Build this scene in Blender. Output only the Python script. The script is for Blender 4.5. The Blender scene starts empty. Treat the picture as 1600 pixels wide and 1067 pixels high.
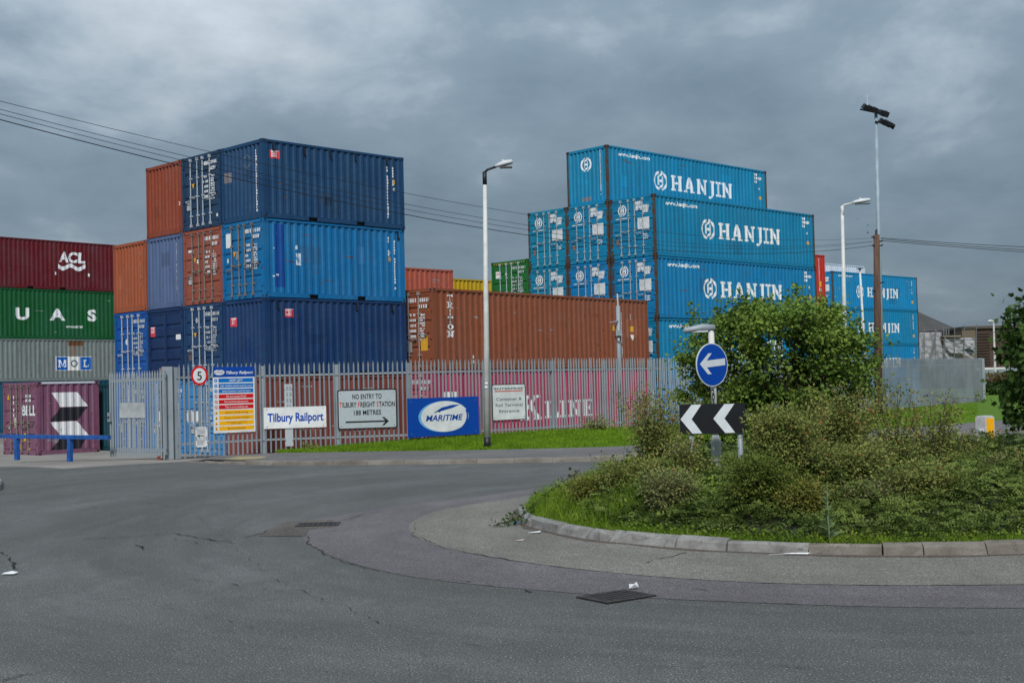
import bpy, math, random
import numpy as np
from mathutils import Matrix, Vector
random.seed(7)
RNG = np.random.default_rng(11)
SC = bpy.context.scene
COL = SC.collection
R = math.radians

# ------------------------------------------------------------------ camera, sky, sun, exposure
F, PITCH, ROLL, EYE = 2000.0, 0.032, 0.0257, 1.95
cam_data = bpy.data.cameras.new('camera')
cam_data.sensor_width = 36.0
cam_data.lens = F / 1600 * 36
cam_data.clip_start = 0.1
cam_data.clip_end = 4000
camera = bpy.data.objects.new('camera', cam_data)
COL.objects.link(camera)
_c, _s = math.cos(ROLL), math.sin(ROLL)
_up0, _fw, _rt0 = Vector((0, -math.sin(PITCH), math.cos(PITCH))), Vector((0, math.cos(PITCH), math.sin(PITCH))), Vector((1, 0, 0))
_rt, _up = _rt0 * _c - _up0 * _s, _up0 * _c + _rt0 * _s
_m = Matrix((_rt, _up, -_fw)).transposed().to_4x4()
_m.translation = Vector((0, 0, EYE))
camera.matrix_world = _m
SC.camera = camera

SUN_EL, SUN_AZ = R(46), R(-176)        # azimuth measured from +Y (view direction) towards +X
world = bpy.data.worlds.new('World')
SC.world = world
world.use_nodes = True
wn, wl = world.node_tree.nodes, world.node_tree.links
wn.clear()
def wnode(t, **k):
    n = wn.new(t)
    for a, v in k.items():
        setattr(n, a, v)
    return n
def wmath(op, a, b=None, clamp=False):
    n = wn.new('ShaderNodeMath'); n.operation = op; n.use_clamp = clamp
    for i, v in enumerate((a, b)):
        if v is None: continue
        if isinstance(v, (int, float)): n.inputs[i].default_value = v
        else: wl.new(v, n.inputs[i])
    return n.outputs[0]
w_out = wnode('ShaderNodeOutputWorld')
tc = wnode('ShaderNodeTexCoord')
sepd = wnode('ShaderNodeSeparateXYZ'); wl.new(tc.outputs['Generated'], sepd.inputs[0])
el = wmath('MAXIMUM', sepd.outputs[2], 0.0)
den = wmath('ADD', el, 0.30)
comb = wnode('ShaderNodeCombineXYZ')
wl.new(wmath('DIVIDE', sepd.outputs[0], den), comb.inputs[0])
wl.new(wmath('DIVIDE', sepd.outputs[1], den), comb.inputs[1])
def wnoise(scale, detail, rough, dist, off):
    mp = wnode('ShaderNodeMapping'); mp.inputs['Location'].default_value = off
    mp.inputs['Scale'].default_value = (1.15, 1.0, 1.0)
    wl.new(comb.outputs[0], mp.inputs[0])
    n = wnode('ShaderNodeTexNoise'); n.inputs['Scale'].default_value = scale
    n.inputs['Detail'].default_value = detail; n.inputs['Roughness'].default_value = rough
    n.inputs['Distortion'].default_value = dist
    wl.new(mp.outputs[0], n.inputs['Vector'])
    return n.outputs['Fac']
n_big = wnoise(0.95, 4, 0.5, 0.0, (3.1, 1.7, 0))
n_mid = wnoise(3.4, 8, 0.58, 0.15, (7.3, 2.2, 0))
cl = wmath('ADD', wmath('MULTIPLY', n_big, 0.6), wmath('MULTIPLY', n_mid, 0.4))
# a broad thin place in the cloud, up and to the left of the view
tdir = Vector((-0.27, 1.0, 0.36)).normalized()
dotn = wnode('ShaderNodeVectorMath', operation='DOT_PRODUCT'); wl.new(tc.outputs['Generated'], dotn.inputs[0]); dotn.inputs[1].default_value = tdir
thin = wmath('POWER', wmath('MAXIMUM', dotn.outputs['Value'], 0.0), 40.0)
cl2 = wmath('ADD', cl, wmath('MULTIPLY', thin, 0.27))
ramp = wnode('ShaderNodeValToRGB')
ramp.color_ramp.elements[0].position = 0.34; ramp.color_ramp.elements[0].color = (0.068, 0.104, 0.142, 1)
ramp.color_ramp.elements[1].position = 0.84; ramp.color_ramp.elements[1].color = (0.50, 0.535, 0.57, 1)
e = ramp.color_ramp.elements.new(0.56); e.color = (0.150, 0.200, 0.246, 1)
wl.new(cl2, ramp.inputs[0])
lift = wmath('ADD', wmath('MULTIPLY', el, 2.3), 0.86)          # an overcast sky brightens towards the zenith
sky = wnode('ShaderNodeTexSky'); sky.sky_type = 'NISHITA'; sky.sun_disc = False
sky.sun_elevation = SUN_EL; sky.sun_rotation = SUN_AZ % (2 * math.pi)
bg_sky = wnode('ShaderNodeBackground'); wl.new(sky.outputs[0], bg_sky.inputs[0]); bg_sky.inputs[1].default_value = 0.06
bg_cl = wnode('ShaderNodeBackground'); wl.new(ramp.outputs[0], bg_cl.inputs[0]); wl.new(wmath('MULTIPLY', lift, 0.56), bg_cl.inputs[1])
mixw = wnode('ShaderNodeMixShader'); mixw.inputs[0].default_value = 0.95
wl.new(bg_sky.outputs[0], mixw.inputs[1]); wl.new(bg_cl.outputs[0], mixw.inputs[2]); wl.new(mixw.outputs[0], w_out.inputs[0])

sun_data = bpy.data.lights.new('sun', 'SUN')
sun_data.energy = 1.5; sun_data.angle = R(14); sun_data.color = (1.0, 0.97, 0.92)
sun = bpy.data.objects.new('sun', sun_data); COL.objects.link(sun)
_d = Vector((math.sin(SUN_AZ) * math.cos(SUN_EL), math.cos(SUN_AZ) * math.cos(SUN_EL), math.sin(SUN_EL)))
sun.rotation_euler = _d.to_track_quat('Z', 'Y').to_euler()
SC.view_settings.view_transform = 'Standard'; SC.view_settings.look = 'None'
SC.view_settings.gamma = 1.0; SC.view_settings.use_curve_mapping = False
SC.view_settings.exposure = 1.12

# ------------------------------------------------------------------ where a sight line meets the ground or a distance
def ray(x, y):
    c, s = math.cos(ROLL), math.sin(ROLL); dx, dy = x - 800, y - 533.5
    a = dx * c - dy * s; b = dx * s + dy * c
    return np.array([a, F * math.cos(PITCH) + b * math.sin(PITCH), F * math.sin(PITCH) - b * math.cos(PITCH)])
def gp(x, y, z=0.0):
    d = ray(x, y); t = (z - EYE) / d[2]; return (d[0] * t, d[1] * t)
def at(x, y, Y):
    d = ray(x, y); d = d * Y / d[1]; return Vector((d[0], d[1], d[2] + EYE))

# ------------------------------------------------------------------ materials
def srgb(r, g, b, k=1.0):
    def f(c):
        c /= 255.0
        return (c / 12.92 if c <= 0.04045 else ((c + 0.055) / 1.055) ** 2.4) * k
    return (f(r), f(g), f(b))
class NT:
    def __init__(self, name):
        self.m = bpy.data.materials.new(name); self.m.use_nodes = True
        self.n, self.l = self.m.node_tree.nodes, self.m.node_tree.links
        self.b = self.n['Principled BSDF']
        self.tc = self.n.new('ShaderNodeTexCoord')
    def noise(self, scale, detail=3, rough=0.5, sc=(1, 1, 1), out='Fac', coord='Object', loc=(0, 0, 0), dist=0.0):
        mp = self.n.new('ShaderNodeMapping'); mp.inputs['Scale'].default_value = sc; mp.inputs['Location'].default_value = loc
        self.l.new(self.tc.outputs[coord], mp.inputs[0])
        t = self.n.new('ShaderNodeTexNoise'); t.inputs['Scale'].default_value = scale
        t.inputs['Detail'].default_value = detail; t.inputs['Roughness'].default_value = rough; t.inputs['Distortion'].default_value = dist
        self.l.new(mp.outputs[0], t.inputs['Vector']); return t.outputs[out]
    def ramp(self, fac, p0, p1, c0=(0, 0, 0), c1=(1, 1, 1)):
        r = self.n.new('ShaderNodeValToRGB'); e = r.color_ramp.elements
        e[0].position, e[1].position = p0, p1; e[0].color, e[1].color = (*c0, 1), (*c1, 1)
        self.l.new(fac, r.inputs[0]); return r.outputs[0]
    def mix(self, fac, a, b, mode='MIX'):
        x = self.n.new('ShaderNodeMix'); x.data_type = 'RGBA'; x.blend_type = mode
        for i, v in ((0, fac), (6, a), (7, b)):
            if isinstance(v, (int, float)): x.inputs[i].default_value = v
            elif isinstance(v, tuple): x.inputs[i].default_value = (*v, 1)
            else: self.l.new(v, x.inputs[i])
        return x.outputs[2]
    def math(self, op, a, b=None):
        x = self.n.new('ShaderNodeMath'); x.operation = op
        for i, v in enumerate((a, b)):
            if v is None: continue
            if isinstance(v, (int, float)): x.inputs[i].default_value = v
            else: self.l.new(v, x.inputs[i])
        return x.outputs[0]
    def bump(self, h, strength=0.3, dist=0.01):
        x = self.n.new('ShaderNodeBump'); x.inputs['Strength'].default_value = strength; x.inputs['Distance'].default_value = dist
        self.l.new(h, x.inputs['Height']); self.l.new(x.outputs[0], self.b.inputs['Normal'])
    def color(self, v):
        if isinstance(v, tuple): self.b.inputs['Base Color'].default_value = (*v, 1)
        else: self.l.new(v, self.b.inputs['Base Color'])
    def set(self, rough=0.5, metal=0.0, spec=0.5):
        self.b.inputs['Roughness'].default_value = rough; self.b.inputs['Metallic'].default_value = metal
        self.b.inputs['Specular IOR Level'].default_value = spec
MATS = {}
RUST = (0.10, 0.035, 0.014)
def paint(col, rust=0.25, fade=0.12, dirt=0.35, rough=0.52):
    """Weathered container paint: patchy fading, streaks of dirt running down, rust breaking through in spots."""
    key = ('paint', col, rust, fade, dirt)
    if key in MATS: return MATS[key]
    t = NT('paint'); seed = (len(MATS) * 3.7, len(MATS) * 1.3, 0)
    pale = tuple(c * 0.80 + o for c, o in zip(col, (.030, .060, .068)))
    c = t.mix(t.math('MULTIPLY', t.ramp(t.noise(0.7, 5, 0.6, loc=seed), 0.40, 0.68), fade * 2.2), col, pale)
    c = t.mix(t.math('MULTIPLY', t.ramp(t.noise(1.6, 5, 0.65, sc=(3.5, 3.5, 0.22), loc=seed), 0.44, 0.70), min(1, dirt * 1.7)), c, tuple(x * 0.45 + 0.012 for x in col))
    c = t.mix(t.math('MULTIPLY', t.noise(30, 2, 0.5), 0.16), c, tuple(x * 0.6 for x in col))
    p = 0.665 - 0.10 * rust
    r = t.ramp(t.noise(5.5, 8, 0.7, sc=(1, 1, 0.7), loc=seed), p, p + 0.05)
    c = t.mix(t.math('MULTIPLY', r, min(1.0, 0.5 + rust)), c, RUST)
    c = t.mix(t.math('MULTIPLY', t.ramp(t.noise(2.6, 6, 0.7, sc=(1.6, 1.6, 0.10), loc=seed), 0.60, 0.78), 0.35 + 0.3 * min(rust, 1)), c, tuple(x * 0.55 + y * 0.5 for x, y in zip(col, RUST)))
    t.color(c); t.set(rough, 0.0, 0.35)
    t.bump(t.noise(1.7, 4, 0.55, loc=seed), 0.6, 0.04)
    MATS[key] = t.m; return t.m
def plain(name, col, rough=0.6, var=0.15, scale=8.0, metal=0.0, spec=0.4, bump=0.0):
    key = (name, col)
    if key in MATS: return MATS[key]
    t = NT(name)
    t.color(t.mix(t.math('MULTIPLY', t.ramp(t.noise(scale, 5, 0.6), 0.35, 0.7), 1.0), tuple(c * (1 - var) for c in col), tuple(min(1, c * (1 + var)) for c in col)))
    t.set(rough, metal, spec)
    if bump: t.bump(t.noise(scale * 3, 4, 0.6), bump, 0.01)
    MATS[key] = t.m; return t.m
M_dark = plain('dark_recess', (0.012, 0.011, 0.011), 0.8)
M_floor = plain('dark_steel', (0.03, 0.028, 0.026), 0.8)
M_seal = plain('rubber_seal', (0.015, 0.016, 0.018), 0.7)
M_rod = plain('galvanised_rod', (0.40, 0.44, 0.48), 0.45, 0.25, 12)
M_rodd = plain('rusty_rod', (0.20, 0.17, 0.15), 0.6, 0.4, 14)
t_ = NT('galvanised_steel'); c_ = t_.mix(t_.ramp(t_.noise(1.1, 5, .65, coord='Object'), .35, .7), (.225, .26, .29), (.30, .34, .37))
c_ = t_.mix(t_.math('MULTIPLY', t_.ramp(t_.noise(7, 6, .75), .64, .72), .55), c_, (.16, .10, .065)); t_.color(c_); t_.set(.5, .1, .4); M_galv = t_.m
M_ruststeel = plain('rusted_steel', (0.13, 0.062, 0.03), 0.8, 0.6, 6)
M_white = plain('white_lettering', (0.74, 0.76, 0.78), 0.5, 0.08, 9)
M_dim = plain('dull_white_stencil', (0.50, 0.53, 0.55), 0.6, 0.15, 9)
M_yel = plain('yellow_sticker', (0.65, 0.36, 0.03), 0.5, 0.1)
M_redlab = plain('red_label', (0.62, 0.045, 0.07), 0.5, 0.1)
M_black = plain('black_paint', (0.012, 0.013, 0.016), 0.5, 0.2)
def worn_white(name, col=(0.74, 0.76, 0.78), base=None, amt=0.62):
    key = (name, base)
    if key in MATS: return MATS[key]
    t = NT(name); t.color(t.mix(t.ramp(t.noise(7, 8, 0.75, sc=(1, 1, 0.6)), amt, amt + 0.04), col, base)); t.set(0.55)
    MATS[key] = t.m; return t.m

# ------------------------------------------------------------------ objects
def tag(o, label=None, cat=None, group=None, kind=None):
    for k, v in (('label', label), ('category', cat), ('group', group), ('kind', kind)):
        if v: o[k] = v
    return o
def link(name, data, parent=None):
    o = bpy.data.objects.new(name, data); COL.objects.link(o)
    if parent is not None: o.parent = parent
    return o
def thing(name, label, cat, loc=(0, 0, 0), rz=0.0, group=None):
    o = link(name, None); o.location = loc; o.rotation_euler = (0, 0, rz); o.empty_display_size = 0.2
    return tag(o, label, cat, group)
class MB:
    def __init__(self): self.v, self.f, self.mi = [], [], []
    def add(self, vs, fs, mi=0):
        b = len(self.v); self.v.extend(vs); self.f.extend(tuple(i + b for i in f) for f in fs); self.mi.extend([mi] * len(fs)); return self
    def box(self, x0, x1, y0, y1, z0, z1, mi=0):
        return self.add([(x, y, z) for z in (z0, z1) for y in (y0, y1) for x in (x0, x1)],
                        [(0, 2, 3, 1), (4, 5, 7, 6), (0, 1, 5, 4), (2, 6, 7, 3), (0, 4, 6, 2), (1, 3, 7, 5)], mi)
    def tube(self, pts, r, n=6, mi=0, cap=True):
        pts = [Vector(p) for p in pts]; rs = r if isinstance(r, (list, tuple)) else [r] * len(pts); vs = []
        for i, p in enumerate(pts):
            d = (pts[min(i + 1, len(pts) - 1)] - pts[max(i - 1, 0)]).normalized()
            a = d.orthogonal().normalized() if i == 0 else (a - d * a.dot(d)).normalized()
            b = d.cross(a)
            vs += [tuple(p + (a * math.cos(2 * math.pi * k / n) + b * math.sin(2 * math.pi * k / n)) * rs[i]) for k in range(n)]
        fs = [(i * n + k, i * n + (k + 1) % n, (i + 1) * n + (k + 1) % n, (i + 1) * n + k) for i in range(len(pts) - 1) for k in range(n)]
        if cap: fs += [tuple(range(n))[::-1], tuple((len(pts) - 1) * n + k for k in range(n))]
        return self.add(vs, fs, mi)
    def prism(self, poly, y0, y1, mi=0):       # polygon in x,z extruded along y
        n = len(poly)
        return self.add([(x, y0, z) for x, z in poly] + [(x, y1, z) for x, z in poly],
                        [tuple(range(n)), tuple(range(2 * n - 1, n - 1, -1))] + [(k, (k + 1) % n, n + (k + 1) % n, n + k) for k in range(n)], mi)
    def slab(self, poly, z0, z1, mi=0):        # polygon in x,y extruded along z
        n = len(poly)
        return self.add([(x, y, z0) for x, y in poly] + [(x, y, z1) for x, y in poly],
                        [tuple(range(n))[::-1], tuple(range(n, 2 * n))] + [(k, (k + 1) % n, n + (k + 1) % n, n + k) for k in range(n)], mi)
    def mesh(self, name, mats=()):
        me = bpy.data.meshes.new(name); me.from_pydata(self.v, [], self.f)
        for m in mats: me.materials.append(m)
        if any(self.mi): me.polygons.foreach_set('material_index', self.mi)
        me.update(); return me
    def obj(self, name, mats, parent=None, smooth=False):
        me = self.mesh(name, mats if isinstance(mats, (list, tuple)) else [mats])
        if smooth: me.polygons.foreach_set('use_smooth', [True] * len(me.polygons))
        return link(name, me, parent)
def fast_mesh(name, V, FACES, mats, parent=None, kind=None):
    """V (N,3), FACES (M,k) -> mesh, numpy-fast"""
    V = np.ascontiguousarray(V, np.float32); FA = np.ascontiguousarray(FACES, np.int32); m, k = FA.shape
    me = bpy.data.meshes.new(name); me.vertices.add(len(V)); me.vertices.foreach_set('co', V.ravel())
    me.loops.add(m * k); me.loops.foreach_set('vertex_index', FA.ravel())
    me.polygons.add(m); me.polygons.foreach_set('loop_start', np.arange(0, m * k, k, dtype=np.int32)); me.polygons.foreach_set('loop_total', np.full(m, k, np.int32))
    for mt in mats: me.materials.append(mt)
    me.update(calc_edges=True)
    o = link(name, me, parent)
    if kind: o['kind'] = kind
    return o

# ------------------------------------------------------------------ flat shapes and lettering
def ring(cx, cy, ro, ri, a0=0, a1=360, n=40, sx=1.0, sy=1.0):
    out = []
    for k in range(n):
        t0, t1 = R(a0 + (a1 - a0) * k / n), R(a0 + (a1 - a0) * (k + 1) / n)
        out.append([(cx + sx * ro * math.cos(t0), cy + sy * ro * math.sin(t0)), (cx + sx * ro * math.cos(t1), cy + sy * ro * math.sin(t1)),
                    (cx + sx * ri * math.cos(t1), cy + sy * ri * math.sin(t1)), (cx + sx * ri * math.cos(t0), cy + sy * ri * math.sin(t0))])
    return out
def disc(cx, cy, rx, ry=None, n=40):
    ry = rx if ry is None else ry
    return [[(cx + rx * math.cos(2 * math.pi * k / n), cy + ry * math.sin(2 * math.pi * k / n)) for k in range(n)]]
def rect(x0, y0, x1, y1): return [[(x0, y0), (x1, y0), (x1, y1), (x0, y1)]]
def move(polys, dx, dy, sx=1.0, sy=1.0, shear=0.0): return [[(dx + sx * x + shear * y, dy + sy * y) for x, y in p] for p in polys]
_TXT = {}
def text(s, h, bold=0.0, gap=1.0, shear=0.0):
    """Triangles of a line of the built-in sans lettering, capital height h, starting at the origin. Returns polys, width."""
    key = (s, bold, gap, shear)
    if key not in _TXT:
        cu = bpy.data.curves.new('text', 'FONT'); cu.body = s; cu.size = 1.0; cu.space_character = gap; cu.offset = bold; cu.shear = shear
        cu.resolution_u = 4
        o = bpy.data.objects.new('text', cu); COL.objects.link(o)
        me = bpy.data.meshes.new_from_object(o)
        me.calc_loop_triangles()
        vs = [tuple(v.co[:2]) for v in me.vertices]
        tr = [[vs[i] for i in t.vertices] for t in me.loop_triangles]
        bpy.data.objects.remove(o); bpy.data.curves.remove(cu); bpy.data.meshes.remove(me)
        xs = [x for p in tr for x, _ in p] or [0]
        x0 = min(xs)
        tr = [[(x - x0, y) for x, y in p] for p in tr]
        _TXT[key] = (tr, max(xs) - x0)
    tr, w = _TXT[key]
    k = h / 0.73
    return [[(x * k, y * k) for x, y in p] for p in tr], w * k
def fit_text(s, x0, x1, y, h, bold=0.0, gap=1.0, shear=0.0, align='c', stretch=False):
    p, w = text(s, h, bold, gap, shear)
    if w > (x1 - x0) or stretch:
        return move(p, x0, y, (x1 - x0) / w, 1.0)
    d = {'l': 0, 'c': (x1 - x0 - w) / 2, 'r': x1 - x0 - w}[align]
    return move(p, x0 + d, y)
# slab-serif capitals in a unit-high cell: lists of polygons and a width
def _q(x0, y0, x1, y1): return [(x0, y0), (x1, y0), (x1, y1), (x0, y1)]
def _stem(x, t=0.25, s=0.10, top=True, bot=True, sh=0.14):
    o = [_q(x - t / 2, 0, x + t / 2, 1)]
    if bot: o.append(_q(x - t / 2 - s, 0, x + t / 2 + s, sh))
    if top: o.append(_q(x - t / 2 - s, 1 - sh, x + t / 2 + s, 1))
    return o
SLAB = {
 'H': (_stem(.22) + _stem(.80) + [_q(.25, .43, .77, .57)], 1.02),
 'I': (_stem(.21), .42),
 'A': ([[(.06, 0), (.25, 0), (.58, 1), (.40, 1)], [(.68, 0), (.96, 0), (.65, 1), (.38, 1)], _q(.27, .26, .76, .38), _q(0, 0, .34, .11), _q(.62, 0, 1.03, .11)], 1.03),
 'N': (_stem(.20, .19, .1) + _stem(.84, .19, .1, True, False) + [[(.12, 1), (.34, 1), (.92, 0), (.72, 0)], _q(.03, .88, .3, 1)], 1.04),
 'J': (_stem(.36, .25, .12, True, False)[1:] + [_q(.23, .1, .48, 1), [(.48, .15), (.23, .15), (.2, -.03), (.1, -.06), (.02, -.04), (.0, -.18), (.16, -.22), (.34, -.15), (.44, 0)]], .58),
 'T': ([_q(.34, 0, .54, 1), _q(.0, .86, .88, 1), _q(.0, .68, .13, .9), _q(.75, .68, .88, .9), _q(.2, 0, .68, .11)], .88),
 'R': (_stem(.22) + [_q(.2, .88, .6, 1), _q(.2, .44, .6, .56), [(.42, .48), (.62, .48), (.88, .0), (.66, 0)], _q(.66, 0, .95, .11)] + ring(.56, .72, .29, .15, -90, 90, 10), .95),
 'O': (ring(.46, .5, .5, .29, 0, 360, 28, .92, 1.02), .92),
 'M': (_stem(.18, .13, .1) + _stem(.98, .18, .1) + [[(.1, 1), (.32, 1), (.66, .1), (.52, .1)], [(.9, 1), (1.06, 1), (.66, .1), (.54, .1)]], 1.16),
 'L': (_stem(.24, .2, .13) + [_q(.2, 0, .84, .12), [(.7, .05), (.84, .05), (.86, .36), (.78, .36)]], .86),
 'E': (_stem(.22, .18, .12) + [_q(.2, 0, .8, .1), _q(.2, .9, .76, 1), _q(.2, .45, .6, .56), _q(.54, .36, .62, .66), [(.66, .04), (.8, .04), (.83, .32), (.76, .32)], [(.64, .96), (.76, .96), (.78, .7), (.71, .7)]], .84),
 'K': (_stem(.24, .2, .12) + [[(.3, .36), (.3, .54), (.74, 1), (.94, 1)], [(.44, .58), (.6, .66), (.98, 0), (.74, 0)], _q(.6, .9, 1.02, 1), _q(.62, 0, 1.05, .1)], 1.06),
}
def slab(s, h, gap=0.12, wide=1.0):
    out, x = [], 0.0
    for ch in s:
        if ch == ' ': x += .5; continue
        p, w = SLAB[ch]; out += move(p, x * h * wide, 0, h * wide, h); x += w + gap
    return out, (x - gap) * h * wide
def hmark():
    """Round carrier mark: an open ring with an upright H swept into it; centred, radius 1."""
    o = ring(0, 0, 1.0, .76, 100, 262, 30) + ring(0, 0, 1.0, .76, -80, 84, 30)
    o += [[(-.44, -.42), (-.16, -.5), (-.16, .62), (-.44, .44)], [(.16, -.62), (.44, -.44), (.44, .42), (.16, .5)], _q(-.2, -.12, .2, .14),
          [(-.16, .62), (-.16, .36), (.25, .62), (.2, .8)], [(.16, -.62), (.16, -.36), (-.25, -.62), (-.2, -.8)]]
    return o
def scan(polys, du=0.016):
    """Union of polygons as upright strips (x0, x1, y0, y1): letters that can be laid over corrugations."""
    es = []
    for k, p in enumerate(polys):
        es.append(np.array(p, float))
    lo = min(p[:, 0].min() for p in es); hi = max(p[:, 0].max() for p in es)
    n = max(1, int(math.ceil((hi - lo) / du))); xs = np.linspace(lo, hi, n + 1); cross = [[] for _ in range(n)]
    for p in es:
        a0, a1 = p[:, 0].min(), p[:, 0].max(); q = np.roll(p, -1, 0)
        i0, i1 = max(0, int((a0 - lo) / (hi - lo) * n) - 1), min(n, int((a1 - lo) / (hi - lo) * n) + 2)
        for i in range(i0, i1):
            xm = (xs[i] + xs[i + 1]) / 2
            m = (p[:, 0] <= xm) != (q[:, 0] <= xm)
            if not m.any(): continue
            y = np.sort(p[m, 1] + (xm - p[m, 0]) * (q[m, 1] - p[m, 1]) / (q[m, 0] - p[m, 0]))
            cross[i] += [(y[j], y[j + 1]) for j in range(0, len(y) - 1, 2)]
    out = []
    for i in range(n):
        cur = None
        for a, b in sorted(cross[i]):
            if cur and a <= cur[1] + 1e-4: cur[1] = max(cur[1], b)
            else:
                if cur: out.append((xs[i], xs[i + 1], *cur))
                cur = [a, b]
        if cur: out.append((xs[i], xs[i + 1], *cur))
    return out
def codes(x0, y0, cols, rows, ch, rnd, fill=0.8):
    """Rows of small stencilled characters too worn to read: blocks of uneven width."""
    out = []
    for r in range(rows):
        x = x0
        for c in range(cols):
            if rnd.random() < fill:
                w = ch * rnd.uniform(.35, .62)
                out += rect(x, y0 - r * ch * 1.55, x + w, y0 - r * ch * 1.55 + ch)
            x += ch * .75
    return out
def vcodes(x, y0, n, ch, rnd, fill=0.8):
    out = []
    for r in range(n):
        if rnd.random() < fill: out += rect(x, y0 - r * ch * 1.3, x + ch * rnd.uniform(.5, .8), y0 - r * ch * 1.3 + ch)
    return out

# ------------------------------------------------------------------ shipping containers (local x along, y across, z up; origin at a bottom corner)
W = 2.438
def profile(L, pitch, depth, pad):
    n = max(1, round((L - 2 * pad) / pitch)); p = (L - 2 * pad) / n
    xs, ds = [0.0, pad], [0.0, 0.0]
    for k in range(n):
        b = pad + k * p
        for fx, d in ((.14, 0), (.33, depth), (.67, depth), (.86, 0)):
            xs.append(b + fx * p); ds.append(d)
    xs.append(L); ds.append(0.0)
    return np.array(xs), np.array(ds)
_CM = {}
def cmesh(key, fn):
    if key not in _CM: _CM[key] = fn()
    return _CM[key]
def casting_mesh(su, sv, sw):
    """Corner casting with its oval twist-lock openings; su, sv, sw say which way is inward."""
    a, b, c = .178, .162, .118; m = MB()
    m.box(*sorted((0, a * su)), *sorted((0, b * sv)), *sorted((0, c * sw)))
    def hole(cx, cy, rx, ry, axis, off):
        pts = [(cx + rx * math.cos(2 * math.pi * k / 10), cy + ry * math.sin(2 * math.pi * k / 10)) for k in range(10)]
        f = {'x': lambda p: (off, p[0], p[1]), 'y': lambda p: (p[0], off, p[1]), 'z': lambda p: (p[0], p[1], off)}[axis]
        m.add([f(p) for p in pts], [tuple(range(10))], 1)
    hole(b / 2 * sv, c / 2 * sw, .042, .036, 'x', -.0025 * su); hole(a / 2 * su, c / 2 * sw, .05, .036, 'y', -.0025 * sv)
    hole(a / 2 * su, b / 2 * sv, .058, .032, 'z', -.0025 * sw)
    return m.mesh('corner_casting', [None, M_dark])
def sheet_side(L, H):
    xs, ds = profile(L - .24, .278, .036, .07); m = MB(); n = len(xs)
    vs = [(.12 + x, .02 + d, z) for z in (.168, H - .076) for x, d in zip(xs, ds)]
    return m.add(vs, [(i, i + 1, n + i + 1, n + i) for i in range(n - 1)]).mesh('side_wall', [None])
def sheet_end(H):
    xs, ds = profile(W - .22, .238, .045, .06); m = MB(); n = len(xs)
    vs = [(.02 + d, .11 + y, z) for z in (.20, H - .12) for y, d in zip(xs, ds)]
    return m.add(vs, [(i, i + 1, n + i + 1, n + i) for i in range(n - 1)]).mesh('end_wall', [None])
def pocket_rail(L, pockets):
    m = MB(); y0, y1 = .006, .055
    if pockets:
        c0, c1, hw = L / 2 - 1.02, L / 2 + 1.02, .18
        for a, b in ((.18, c0 - hw), (c0 + hw, c1 - hw), (c1 + hw, L - .18)): m.box(a, b, y0, y1, .012, .162)
        for cc in (c0, c1): m.box(cc - hw, cc + hw, y0, y1, .138, .162)
        for cc in (c0, c1): m.box(cc - hw, cc + hw, y1 + .03, y1 + .035, .012, .137, 1)
    else: m.box(.18, L - .18, y0, y1, .012, .162)
    return m.mesh('bottom_rail', [None, M_dark])
def door_mesh(H, wd):
    """One door leaf, local: hinge side y=0..wd, z 0..hd; ribs pressed inwards."""
    hd = H - .36; m = MB(); b = .07
    m.box(0, .05, 0, b, 0, hd); m.box(0, .05, wd - b, wd, 0, hd); m.box(0, .05, b, wd - b, 0, b); m.box(0, .05, b, wd - b, hd - b, hd)
    zs, ds = [b], [.012]
    for k in range(4):
        z = b + (hd - 2 * b) * (k + 1) / 5
        for dz, d in ((-.06, .012), (-.035, .042), (.035, .042), (.06, .012)): zs.append(z + dz); ds.append(d)
    zs.append(hd - b); ds.append(.012); n = len(zs)
    for k in range(n - 1):
        m.add([(ds[k], b, zs[k]), (ds[k], wd - b, zs[k]), (ds[k + 1], wd - b, zs[k + 1]), (ds[k + 1], b, zs[k + 1])], [(0, 1, 2, 3)])
    return m.mesh('door_leaf', [None])
def rod_mesh(H):
    m = MB(); h = H - .2
    m.tube([(-.035, 0, .02), (-.035, 0, h - .02)], .021, 8)
    for z in (.0, h - .1): m.box(-.07, .02, -.04, .04, z, z + .1)
    for z in (.36, 1.02, h * .7): m.box(-.058, .02, -.045, .045, z, z + .055)
    return m.mesh('lock_rod', [None])
def handle_mesh(sg):
    m = MB(); m.tube([(-.05, 0, 0), (-.075, .08 * sg, .03), (-.07, .2 * sg, .0), (-.06, .32 * sg, .015)], .014, 6)
    m.box(-.05, .01, *sorted((.24 * sg, .30 * sg)), -.04, .04)
    return m.mesh('lock_handle', [None])
M_scrape = plain('rust_scrape', (.13, .055, .028), .85, .4, 12); M_scrape2 = plain('pale_scrape', (.26, .28, .30), .7, .3, 12)
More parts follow.
